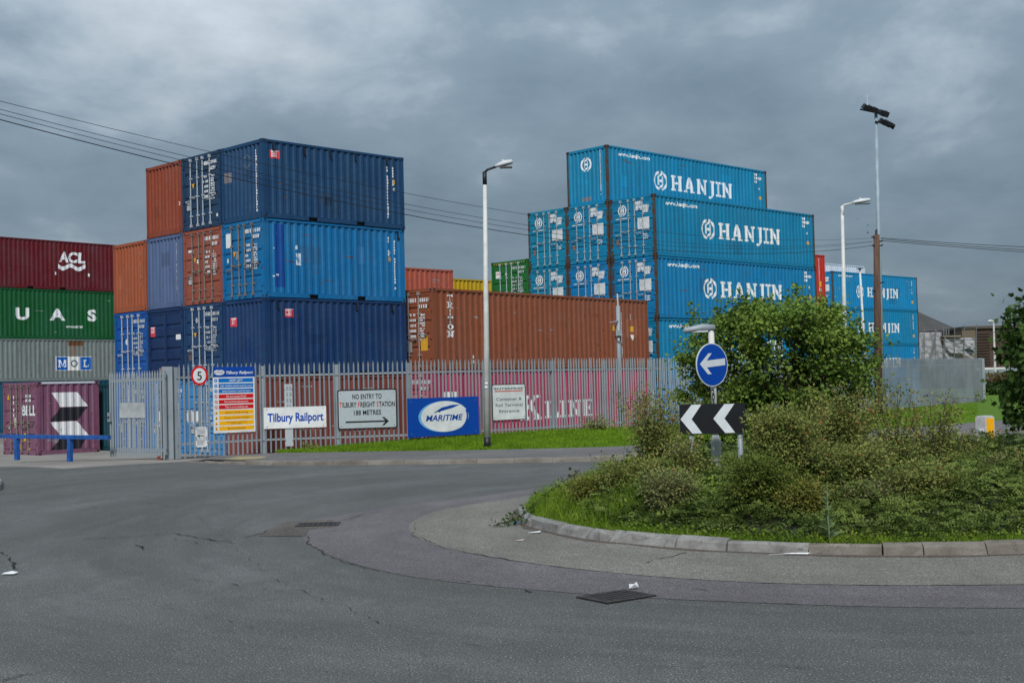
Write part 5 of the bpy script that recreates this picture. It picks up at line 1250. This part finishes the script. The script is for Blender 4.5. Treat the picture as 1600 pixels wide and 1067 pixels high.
a, c_ = rpt(1503, 514.5, 137), rpt(1510, 532, 137); MB().box(a.x, c_.x + 1.0, 137, 139.5, -2, a.z).obj('wall', plain('pale_render', (.14, .11, .08), .9), sd); MB().box(a.x - .1, c_.x + 1.1, 136.9, 139.6, a.z, a.z + .15).obj('roof', M_roofd, sd)
# sheeted scaffolding
YS = 118
M_sfold = plain('scaffold_tube', (.14, .145, .15), .6)
sc = thing('scaffolding', 'scaffolding wrapped in torn white sheeting beside the distant teal stack', 'scaffolding')
M_sheet = plain('plastic_sheeting', (.36, .36, .38), .7, .15, .8)
def sheet(px0, px1, pt, pb, yd, name, seed):
    a, b = at(px0, pt, YS), at(px1, pb, YS); nx_, nz_ = 26, 14; r = np.random.default_rng(seed); V = []
    for i in range(nx_ + 1):
        for j in range(nz_ + 1):
            u, v = i / nx_, j / nz_; V.append((a.x + (b.x - a.x) * u, YS + yd + .16 * math.sin(u * 11 + seed + v * 3) + .07 * math.sin(u * 27 + v * 9) + r.normal(0, .015), b.z + (a.z - b.z) * v + (.22 * math.sin(u * 8 + seed) * (1 - v))))
    FA = [(i * (nz_ + 1) + j, (i + 1) * (nz_ + 1) + j, (i + 1) * (nz_ + 1) + j + 1, i * (nz_ + 1) + j + 1) for i in range(nx_) for j in range(nz_)]
    return fast_mesh(name, V, FA, [M_sheet], sc)
sheet(1436, 1473.5, 519.5, 564, 0, 'sheeting', 1); sheet(1472, 1522.5, 529, 548, -.3, 'sheeting', 2); sheet(1472, 1522, 545, 557, -.1, 'sheeting', 3)
def pole(px0, py0, px1, py1, r=.05, nm='standard', yd=-.6): p, q = at(px0, py0, YS), at(px1, py1, YS); MB().tube([(p.x, p.y + yd, p.z), (q.x, q.y + yd, q.z)], r, 6).obj(nm, M_sfold, sc)
for px in (1441, 1458, 1473, 1488, 1503, 1522): pole(px, 512 if px < 1500 else 507, px, 590, .035)
for py in (516.5, 531, 541.5, 552): pole(1437, py, 1522 if py > 525 else 1473, py, .032, 'ledger')
pole(1459, 517, 1448, 566, .07, 'brace', -.75)
for px in (1470.5, 1475.5, 1479): pole(px, 509, px, 526, .05, 'standard')
MB().box(at(1470, 525, YS).x, at(1498, 525, YS).x, YS - .6, YS + .6, at(1470, 527, YS).z, at(1470, 525, YS).z).obj('plank', plain('scaffold_board', (.25, .20, .13), .9), sc)
# far palisade, lamp, pale van roof
ff = thing('palisade_fence', 'distant pale palisade fence in front of the brick warehouse', 'fence')
a, b = at(1538, 577, 112), at(1640, 575, 112); m = MB(); n = 70
for k in range(n):
    x = a.x + (b.x - a.x) * k / n; m.box(x, x + .07, 112, 112.02, -.3, a.z)
o = m.obj('pale', M_galv, ff); o['kind'] = 'stuff'
for z in (.35, a.z - .4): MB().box(a.x, b.x, 112.03, 112.07, z, z + .06).obj('rail', M_galv, ff)
lf = thing('street_lamp', 'small distant street lamp in front of the brick warehouse', 'street lamp'); p = at(1552.5, 503, 104); q = at(1555, 590, 104)
MB().tube([(q.x, q.y, -.3), (p.x, p.y, p.z)], [.11, .07], 8).obj('column', M_lampc, lf); MB().tube([(p.x + .1, p.y, p.z), (p.x - .25, p.y, p.z + .1), (p.x - .45, p.y, p.z + .06)], [.05, .09, .06], 8).obj('lantern', M_lanternw, lf)

# ------------------------------------------------------------------ planting
def leafmat(name, a, b, c, trans=.28, rough=.55):
    t = NT(name); g = t.n.new('ShaderNodeNewGeometry'); r = t.n.new('ShaderNodeValToRGB'); e = r.color_ramp.elements
    e[0].color = (*a, 1); e[1].color = (*c, 1); e.new(.5).color = (*b, 1); t.l.new(g.outputs['Random Per Island'], r.inputs[0])
    col = t.mix(t.math('MULTIPLY', t.ramp(t.noise(.9, 3, .6), .4, .65), .45), r.outputs[0], tuple(x * 1.35 for x in c))
    col = t.mix(t.math('MULTIPLY', t.ramp(t.noise(1.7, 3, .6, loc=(4, 9, 2)), .50, .66), .55), col, tuple(x * .7 for x in a))
    t.color(col); t.set(.7, 0, .12)
    tr = t.n.new('ShaderNodeBsdfTranslucent'); t.l.new(col, tr.inputs[0]); mx = t.n.new('ShaderNodeMixShader'); mx.inputs[0].default_value = trans
    out = t.n['Material Output']; t.l.new(t.b.outputs[0], mx.inputs[1]); t.l.new(tr.outputs[0], mx.inputs[2]); t.l.new(mx.outputs[0], out.inputs[0]); return t.m
L_maple = leafmat('maple_leaf', (.060, .125, .024), (.118, .200, .034), (.215, .285, .050))
L_dark = leafmat('dark_leaf', (.022, .050, .014), (.038, .080, .018), (.070, .120, .022))
L_rose = leafmat('rose_leaf', (.120, .170, .045), (.185, .230, .060), (.300, .270, .085))
L_coto = leafmat('cotoneaster_leaf', (.048, .082, .020), (.095, .148, .032), (.180, .225, .055), .3)
L_weed = leafmat('weed_leaf', (.080, .160, .022), (.130, .225, .028), (.23, .29, .04))
L_grass = leafmat('grass_blade', (.070, .150, .012), (.12, .225, .018), (.21, .29, .03), .35)
L_lawn = leafmat('lawn_blade', (.115, .225, .012), (.150, .275, .015), (.205, .315, .022), .45)
M_twig = plain('twig_bark', (.075, .050, .034), .9, .4, 20); M_bark = plain('bark', (.06, .048, .036), .9, .4, 8); M_hip = plain('rose_hip', (.42, .10, .03), .4, .2)
QUADLEAF = np.array([(0, 0, 0), (-.5, .42, .07), (0, 1, -.08), (.5, .42, .07)])
LOBED = np.array([(0, 0, 0), (-.30, .10, .02), (-.62, .34, .04), (-.30, .46, .02), (-.36, .86, 0), (0, .70, -.01), (0, 1.1, -.08), (.08, .70, -.01), (.36, .86, 0), (.30, .46, .02), (.62, .34, .04), (.30, .10, .02)])
def leaf_cloud(name, P, D, N, size, aspect, mat, parent=None, kind=None, shape=QUADLEAF):
    """Leaves at points P growing along D with face normals N."""
    D = D / np.linalg.norm(D, axis=1, keepdims=True); S = np.cross(D, N); S /= np.linalg.norm(S, axis=1, keepdims=True) + 1e-9; U = np.cross(S, D)
    size = np.broadcast_to(size, (len(P),))[:, None, None]
    V = P[:, None] + size * (shape[None, :, 0, None] * aspect * S[:, None] + shape[None, :, 1, None] * D[:, None] + shape[None, :, 2, None] * U[:, None])
    k = len(shape); FA = np.arange(len(P) * k).reshape(-1, k)
    return fast_mesh(name, V.reshape(-1, 3), FA, [mat], parent, kind)
def rdir(r, n, up=0.0):
    v = r.normal(size=(n, 3)); v /= np.linalg.norm(v, axis=1, keepdims=True); v[:, 2] += up; return v / np.linalg.norm(v, axis=1, keepdims=True)
def tree(name, label, cat, base, lobes, nclump, per, leaf, mat, seed, sigma=.13, shape=QUADLEAF, aspect=.8, trunks=4, tr=.05, shoots=()):
    r = np.random.default_rng(seed); o = thing(name, label, cat, base); base = np.array(base)
    C = []; 
    wts = np.array([l[3] * l[4] * l[5] for l in lobes]); wts /= wts.sum()
    for k in r.choice(len(lobes), nclump, p=wts):
        cx, cy, cz, rx, ry, rz = lobes[k]; d = rdir(r, 1, .15)[0]; q = r.uniform(.18, 1.3) ** .42; C.append((cx + d[0] * rx * q, cy + d[1] * ry * q, cz + d[2] * rz * q))
    C = np.array(C) - base; cen = C.mean(0)
    m = MB(); 
    for k in range(trunks):
        a = 2 * math.pi * k / trunks; pts = [(.06 * math.cos(a), .06 * math.sin(a), -.1)]; tgt = C[r.integers(len(C))]
        for s in (.35, .7, 1.0): pts.append(tuple(tgt * np.array([s ** 1.5, s ** 1.5, s]) + r.normal(0, .05, 3)))
        m.tube(pts, [tr, tr * .75, tr * .5, tr * .2], 7)
    m.obj('trunk', M_bark, o, True); br = MB()
    for q in C[r.choice(len(C), min(len(C), 90), replace=False)]:
        p0 = q * np.array([.35, .35, .55]); br.tube([tuple(p0), tuple((p0 + q) / 2 + r.normal(0, .05, 3)), tuple(q)], [tr * .32, tr * .2, tr * .08], 4, 0, False)
    br.obj('branch', M_bark, o)['kind'] = 'stuff'
    n = per * nclump; ci = np.repeat(np.arange(nclump), per); sg = r.uniform(.45, 1.7, nclump)[ci] * sigma
    P = C[ci] + r.normal(size=(n, 3)) * sg[:, None] * np.array([1, 1, .62]); out = C[ci] - cen; out /= np.linalg.norm(out, axis=1, keepdims=True) + 1e-6
    for s in shoots:
        p, q, cnt = np.array(s[0]) - base, np.array(s[1]) - base, s[2]; t_ = r.uniform(0, 1, cnt)[:, None]
        P = np.vstack([P, p + (q - p) * t_ + r.normal(size=(cnt, 3)) * (.10 - .06 * t_)]); out = np.vstack([out, rdir(r, cnt, .2)])
    n = len(P); D = out * .6 + rdir(r, n, -.25) * .9; N = rdir(r, n, 1.0) + out * .5
    lo = leaf_cloud('crown', P, D, N, r.uniform(.7, 1.3, n) * leaf, aspect, mat, o, None, shape); lo['kind'] = 'stuff'; return o
def lobe(px, py, Y, rx, ry, depth): p = at(px, py, Y); k = Y / F; return (p.x, p.y, p.z, rx * k, depth, ry * k)
YM = 21.6
mb0 = at(1215, 700, YM); 
A_ = lambda px, py, Y=YM: tuple(at(px, py, Y))
tree('maple_tree', 'big bushy green shrub tree with yellowish leaf tips behind the chevron board', 'tree', (mb0.x, mb0.y, .2),
     [lobe(1150, 560, YM, 70, 75, .85), lobe(1225, 550, YM - .3, 85, 80, 1.0), lobe(1290, 570, YM - .2, 68, 75, .85), lobe(1180, 510, YM, 52, 32, .6), lobe(1262, 505, YM, 55, 33, .6), lobe(1110, 610, YM, 42, 60, .6), lobe(1200, 650, YM - .3, 95, 55, .8), lobe(1310, 640, YM, 45, 45, .6), lobe(1335, 575, YM, 28, 50, .4), lobe(1140, 668, YM - .2, 60, 50, .7), lobe(1250, 678, YM - .2, 75, 45, .7), lobe(1095, 570, YM, 30, 50, .45)],
     310, 150, .064, L_maple, 3, .125, shoots=[(A_(1100, 545), A_(1082, 478), 130), (A_(1130, 515), A_(1120, 480), 90), (A_(1165, 500), A_(1158, 455), 120), (A_(1238, 500), A_(1246, 446), 150), (A_(1252, 480), A_(1254, 462), 60), (A_(1322, 535), A_(1342, 496), 120), (A_(1085, 605), A_(1062, 552), 140), (A_(1340, 590), A_(1372, 556), 120), (A_(1330, 620), A_(1366, 610), 110), (A_(1205, 500), A_(1200, 466), 90), (A_(1300, 500), A_(1308, 474), 90), (A_(1280, 480), A_(1285, 462), 70)])
YR = 16.2
rb = at(1690, 700, YR); A_ = lambda px, py, Y=YR: tuple(at(px, py, Y))
tree('maple_tree', 'dark leaved tree whose branches reach in at the right hand edge by the warehouse', 'tree', (rb.x, rb.y, .2),
     [lobe(1665, 555, YR, 75, 80, .7), lobe(1625, 510, YR, 40, 32, .35), lobe(1618, 545, YR, 38, 26, .35), lobe(1625, 615, YR, 38, 50, .35), lobe(1600, 525, YR, 26, 20, .25), lobe(1598, 635, YR, 24, 30, .25), lobe(1700, 640, YR, 60, 60, .6)],
     150, 60, .085, L_dark, 5, .12, LOBED, .75, 4, .05, shoots=[(A_(1600, 500), A_(1575, 492), 14), (A_(1600, 525), A_(1566, 508), 26), (A_(1600, 530), A_(1572, 532), 26), (A_(1610, 620), A_(1566, 640), 20), (A_(1600, 640), A_(1572, 655), 22), (A_(1610, 575), A_(1590, 590), 14)])
# planting bed
rb_ = np.random.default_rng(21)
def hgt(x, y):
    r = np.hypot(x - CX, y - CY); e = np.clip((CR - .36 - r) / 1.5, 0, 1) ** .65
    left = np.clip((x + .35) / 1.7, .42, 1); n = .5 + .26 * np.sin(x * 2.3 + 1.3 * np.sin(y * 1.4)) + .24 * np.sin(x * 4.7 + y * 2.6) + .16 * np.sin(y * 6.1 - x * 2.7)
    right = .12 * np.clip((x - 5.2) / 1.5, 0, 1)
    return .10 + e * left * (.47 + .36 * n + right)
nr, na = 26, 120; V = [(CX, CY, float(hgt(CX, CY)) * .75)]
for i in range(1, nr + 1):
    for k in range(na):
        rr2 = (CR - .13) * i / nr; a = 2 * math.pi * k / na; x, y = CX + rr2 * math.cos(a), CY + rr2 * math.sin(a); V.append((x, y, .10 + max(0, float(hgt(x, y)) - .10) * .72))
soil = MB().add(V, [(0, 1 + k, 1 + (k + 1) % na) for k in range(na)] + [(1 + (i - 1) * na + k, 1 + i * na + k, 1 + i * na + (k + 1) % na, 1 + (i - 1) * na + (k + 1) % na) for i in range(1, nr) for k in range(na)])
tag(soil.obj('planting_bed', plain('bed_dark_green', (.026, .032, .014), .95, .5, 6)), kind='structure')  # raised dark green mass closing the gaps beneath the sprays
# ground cover: flat herringbone sprays
ns = 19000; rr2 = np.sqrt(rb_.uniform(0, 1, ns * 3)) * (CR - .48); aa = rb_.uniform(0, 2 * math.pi, ns * 3)
X, Y = CX + rr2 * np.cos(aa), CY + rr2 * np.sin(aa); keep = (X > .95 + .35 * np.sin(Y * 3)) & ((Y < CY + 1.2)); X, Y = X[keep][:ns], Y[keep][:ns]; ns = len(X)
Z = hgt(X, Y) * rb_.uniform(.62, 1.02, ns); th = rb_.uniform(0, 2 * math.pi, ns); el_ = rb_.uniform(-.25, .75, ns)
d0 = np.stack([np.cos(th) * np.cos(el_), np.sin(th) * np.cos(el_) - .25, np.sin(el_)], -1); d0 /= np.linalg.norm(d0, axis=1, keepdims=True)
upv = np.stack([rb_.normal(0, .4, ns), rb_.normal(-.25, .4, ns), np.ones(ns)], -1); sd_ = np.cross(d0, upv); sd_ /= np.linalg.norm(sd_, axis=1, keepdims=True)
K = 9; Ls = rb_.uniform(.22, .46, ns); P, D, N = [], [], []
for k in range(K):
    f = (k + .5) / K; p = np.stack([X, Y, Z], -1) + d0 * (Ls * f)[:, None] - np.array([0, 0, 1]) * (Ls * f * f * .35)[:, None]
    for sgn in (-1, 1): P.append(p); D.append(d0 * .75 + sgn * sd_ * (1.05 - .4 * f)); N.append(np.cross(sd_, d0) + rb_.normal(0, .25, (ns, 3)))
P, D, N = np.vstack(P), np.vstack(D), np.vstack(N)
leaf_cloud('cotoneaster', P, D, N, rb_.uniform(.030, .055, len(P)), .55, L_coto, None, 'stuff')
# blades of grass: verge of the island, its weedy tip, and tufts over the bank
def blades(name, P, h, w, mat, lean=.35, seed=1):
    r = np.random.default_rng(seed); n = len(P); a = r.uniform(0, 2 * math.pi, n); L = r.uniform(.4, 1.1, n) * h; s = np.stack([np.cos(a), np.sin(a), np.zeros(n)], -1) * w
    t_ = np.stack([r.normal(0, lean, n), r.normal(0, lean, n), np.ones(n)], -1) * L[:, None]
    V = np.stack([P - s, P + s, P + t_ * .6 + s * .6, P + t_ + np.array([0, 0, -.0]), P + t_ * .6 - s * .6], 1).reshape(-1, 3)
    return fast_mesh(name, V, np.arange(n * 5).reshape(-1, 5), [mat], None, 'stuff')
n = 15000; a = rb_.uniform(R(140), R(345), n); q = CR - .16 - np.abs(rb_.normal(0, .22, n)); px_a, py_a = CX + q * np.cos(a), CY + q * np.sin(a)
Pv = np.stack([px_a, py_a, .10 + .25 * np.clip(CR - .3 - q, 0, 1) * .6], -1)
n2 = 4200; a2 = rb_.uniform(R(160), R(216), n2); q2 = CR - .2 - rb_.uniform(0, 1.7, n2); P2 = np.stack([CX + q2 * np.cos(a2), CY + q2 * np.sin(a2)], -1); P2 = np.column_stack([P2, .08 + .7 * hgt(P2[:, 0], P2[:, 1])])
blades('verge_grass', Pv, .10, .0055, L_grass, .6, 2); blades('rough_grass', P2, .22, .0055, L_grass, .4, 3)
n3 = 2600; a3 = rb_.uniform(R(148), R(235), n3); q3 = CR - .3 - rb_.uniform(0, 2.0, n3) ; x3, y3 = CX + q3 * np.cos(a3), CY + q3 * np.sin(a3)
leaf_cloud('weeds', np.stack([x3, y3, hgt(x3, y3) * rb_.uniform(.5, 1.25, n3)], -1), rdir(rb_, n3, .3), rdir(rb_, n3, 1.2), rb_.uniform(.04, .09, n3), .6, L_weed, None, 'stuff')
# low leafy growth along the inside of the kerb
n4 = 5000; a4 = rb_.uniform(R(205), R(345), n4); q4 = CR - .28 - np.abs(rb_.normal(0, .18, n4)); x4, y4 = CX + q4 * np.cos(a4), CY + q4 * np.sin(a4)
leaf_cloud('low_weeds', np.stack([x4, y4, .1 + rb_.uniform(0, .12, n4)], -1), rdir(rb_, n4, .2), rdir(rb_, n4, 1.3), rb_.uniform(.025, .055, n4), .65, L_weed, None, 'stuff')
GA3, GB3 = np.array(GA), np.array(GB); n5 = 60000; ii = rb_.uniform(0, len(GA3) - 1.001, n5); i0 = ii.astype(int); f = (ii - i0)[:, None]; u = rb_.uniform(0, .97, n5)
A5 = GA3[i0] * (1 - f) + GA3[i0 + 1] * f; B5 = GB3[i0] * (1 - f) + GB3[i0 + 1] * f; p5 = A5 * (1 - u[:, None]) + B5 * u[:, None]
bz5 = np.interp(ii / (len(GA3) - 1), np.linspace(0, 1, len(bz)), bz); z5 = .085 * (1 - u ** .8) + bz5 * u ** .8
blades('grass', np.column_stack([p5, z5]), .085, .011, L_lawn, .5, 4)
# wild rose bushes
OCT = [(1, 0, 0), (-1, 0, 0), (0, 1, 0), (0, -1, 0), (0, 0, 1.25), (0, 0, -1.25)]; OCTF = [(0, 2, 4), (2, 1, 4), (1, 3, 4), (3, 0, 4), (2, 0, 5), (1, 2, 5), (3, 1, 5), (0, 3, 5)]
def rose(label, px, pyt, Y, wpx, nst, nl, hips, seed, mat=None, leaf=.041, hang=.5):
    """Arching stems from one foot; pyt is the height the longest stem reaches, wpx its half spread."""
    g = at(px, pyt, Y); base = (g.x, Y, max(.1, float(hgt(g.x, Y)) * .5)); Ht = g.z - base[2]; sp = wpx * Y / F
    r = np.random.default_rng(seed); o = thing('rose_bush', label, 'shrub', base, 0, 'wild rose bushes on the island'); m = MB(); P, D, hp = [], [], []
    for k in range(nst):
        a = r.uniform(0, 2 * math.pi); s = sp * r.uniform(.2, 1.0); hh = Ht * r.uniform(.5, 1.1); c = np.array([math.cos(a), math.sin(a) * .7]); prev = None; pts = []
        for i in range(8):
            t_ = i / 7; q = np.array([c[0] * s * t_ ** 1.3, c[1] * s * t_ ** 1.3, hh * (1.28 * t_ - hang * t_ * t_) / (1.28 - hang)]); pts.append(q + r.normal(0, .012, 3))
        m.tube([tuple(p) for p in pts], [.0075 * (1 - .8 * i / 7) + .0015 for i in range(8)], 4, 0, False); pts = np.array(pts)
        n = int(nl * 3.6); t_ = r.uniform(.12, 1, n) * 6.99; i0 = t_.astype(int); p = pts[i0] + (pts[np.minimum(i0 + 1, 7)] - pts[i0]) * (t_ - i0)[:, None]
        tw = rdir(r, n, .1) * r.uniform(.02, .17, n)[:, None]; P.append(p + tw); D.append(tw + r.normal(0, .03, (n, 3)))
        for _ in range(hips):
            if r.random() < .30: hp.append(pts[r.integers(5, 8)] + r.normal(0, .05, 3))
    m.obj('stems' if False else 'stem', M_twig, o)['kind'] = 'stuff'
    P, D = np.vstack(P), np.vstack(D); leaf_cloud('foliage', P, D, rdir(r, len(P), .9), r.uniform(.7, 1.3, len(P)) * leaf, .62, mat or L_rose, o, 'stuff')
    for q in hp:
        s = r.uniform(.010, .015); h_ = link('rose_hip', HIP, o); h_.location = tuple(q); h_.scale = (s, s, s); 
    return o
HIP = MB().add(OCT, OCTF).mesh('rose_hip', [M_hip])
rose('loose arching rose bush with orange hips left of the chevron board, over the footway', 1018, 622, 18.6, 92, 50, 38, 3, 101, hang=.36)
rose('low rose bush with orange hips in front of the left chevron post', 985, 722, 17.0, 60, 26, 50, 1, 102)
rose('rounded rose bush dotted with orange hips right of the chevron board', 1228, 652, 16.0, 72, 58, 80, 2, 103)
rose('tall rose bush with clusters of red hips against the shrub tree', 1318, 614, 18.2, 66, 50, 58, 3, 104, hang=.4)
rose('sparse rose bush with bare reddish stems in front of the grey fence and lawn', 1396, 612, 16.6, 72, 26, 36, 3, 105, hang=.32)
rose('thin rose bush with yellowing leaves reaching up before the far footway', 1456, 628, 16.2, 66, 24, 38, 1, 106, hang=.34)
rose('broad mid height rose bush between the rounded one and the kerb', 1330, 700, 15.6, 78, 40, 66, 1, 107)
rose('bright yellow green leafy shrub low in front below the rounded rose bush', 1190, 728, 15.1, 74, 42, 80, 0, 108, leafmat('light_leaf', (.075, .12, .022), (.11, .155, .03), (.17, .19, .04)), .04, .7)
rose('low tangled rose bush near the blue plastic bag', 1440, 728, 15.0, 74, 36, 60, 1, 109)
rose('dull rose bush at the far end by the marker post', 1530, 690, 16.8, 70, 26, 50, 0, 110)
rose('small wispy rose bush just left of the keep left post', 1070, 690, 17.2, 45, 22, 46, 1, 111)
L_ol = leafmat('olive_leaf', (.125, .155, .060), (.185, .205, .080), (.26, .24, .10)); L_yg = leafmat('yellowing_leaf', (.10, .14, .03), (.16, .18, .04), (.26, .22, .05))
for k, (lb, px, py, Y, wpx, mt) in enumerate((('greyish green rose bush low between the left chevron post and the kerb', 1040, 745, 15.9, 55, L_ol), ('yellow tinged bush low down between the thistle and the rounded rose bush', 1250, 765, 14.9, 48, L_yg),
        ('olive leaved bush right of the thistle at the front', 1370, 765, 15.0, 60, L_ol), ('dark leaved bush at the front right of the blue bag', 1500, 770, 15.0, 55, L_dark), ('pale olive bush at the right hand edge in front of the dark tree', 1575, 720, 15.6, 60, L_ol), ('yellowish weedy bush near the island tip', 925, 755, 17.3, 50, L_yg))):
    rose(lb, px, py, Y, wpx, 34, 62, 0 if k in (1, 3, 5) else 1, 140 + k, mt, .036, .55)
# a thistle, a bramble trailing over the kerb, weeds at the fence foot
th_b = gp(1297, 842, .15); th_ = thing('thistle', 'tall pale green thistle standing at the front of the planting', 'plant', (th_b[0], th_b[1], .1))
hz = at(1292, 752, th_b[1]).z - .1; MB().tube([(0, 0, 0), (-.02, 0, hz * .5), (-.01, .01, hz)], [.010, .008, .004], 6).obj('stem', plain('thistle_stem', (.14, .19, .09), .8), th_)
r = np.random.default_rng(8); nn = 34; t_ = np.linspace(.08, .8, nn); Pq = np.stack([-.02 * t_, np.zeros(nn), hz * t_], -1); aa = r.uniform(0, 6.28, nn)
leaf_cloud('leaf', Pq, np.stack([np.cos(aa), np.sin(aa), np.full(nn, .55)], -1), rdir(r, nn, 1.2), .17 * (1 - .75 * t_), .34, leafmat('thistle_leaf', (.11, .16, .07), (.14, .20, .09), (.17, .22, .10)), th_)['kind'] = 'stuff'
bp = gp(830, 800, .15); br_o = thing('bramble', 'bramble stem trailing over the kerb at the island tip', 'plant', (bp[0], bp[1], 0))
pts = [at(905, 735, 19.0), at(858, 768, 18.8), Vector((*gp(822, 800, .18), .18)), Vector((*gp(806, 812, .08), .08)), Vector((*gp(772, 822, .02), .03))]; pts = [tuple(p - Vector((bp[0], bp[1], 0))) for p in pts]
MB().tube(pts, [.006, .007, .009, .009, .006], 5).obj('stem', M_twig, br_o)
nn = 150; t_ = r.uniform(0, 3.99, nn); i0 = t_.astype(int); pa_ = np.array(pts); Pq = pa_[i0] + (pa_[i0 + 1] - pa_[i0]) * (t_ - i0)[:, None] + r.normal(0, .05, (nn, 3)); Pq[:, 2] = np.maximum(Pq[:, 2], .02)
leaf_cloud('leaf', Pq, rdir(r, nn, .1), rdir(r, nn, 1), r.uniform(.04, .075, nn), .7, L_dark, br_o, 'stuff')
for lb, px, py, Y, w_, h_, cnt, sd2 in (('scrubby weed clump at the foot of the fence before the crimson container', 932, 664, 44.2, 26, 10, 420, 1), ('small dry weed tuft against the fence under the freight board', 487, 698, 38.6, 10, 4, 120, 2), ('straggly weed at the foot of the oblique fence far end', 1526, 618, 79, 9, 9, 110, 3)):
    p = at(px, py, Y); k = Y / F; o = thing('weed_clump', lb, 'plant', (p.x, p.y - .25, p.z - h_ * k)); r = np.random.default_rng(sd2)
    leaf_cloud('foliage', r.normal(size=(cnt, 3)) * np.array([w_ * .5 * k, .15, h_ * .7 * k]) + np.array([0, 0, h_ * k]), rdir(r, cnt, .4), rdir(r, cnt, .6), r.uniform(.06, .14, cnt), .6, L_rose, o, 'stuff')
# hedge in front of the far fence
hd = thing('hedge', 'mixed hedge with reddish tops between the lawn and the distant palisade', 'hedge', (at(1560, 600, 100).x, 100, -.2))
r = np.random.default_rng(5); n = 9000; hx0, hx1 = at(1538, 600, 100).x - hd.location.x, at(1660, 600, 100).x - hd.location.x
Ph = np.stack([r.uniform(hx0, hx1, n), r.normal(0, .7, n), r.uniform(0, 1, n) ** .7 * (1.7 + .3 * np.sin(np.arange(n)))], -1); Ph[:, 2] *= .8 + .25 * np.sin(Ph[:, 0] * 1.7)
leaf_cloud('foliage', Ph, rdir(r, n, .3), rdir(r, n, .6), r.uniform(.12, .26, n), .7, L_dark, hd, 'stuff')
n = 1600; Ph = np.stack([r.uniform(hx0, hx1 - 3, n), r.normal(-.3, .4, n), r.uniform(1.2, 1.9, n)], -1)
leaf_cloud('flowering_top', Ph, rdir(r, n, .6), rdir(r, n, .3), r.uniform(.1, .2, n), .6, leafmat('ruddy_leaf', (.16, .09, .06), (.20, .12, .07), (.12, .12, .04)), hd, 'stuff')
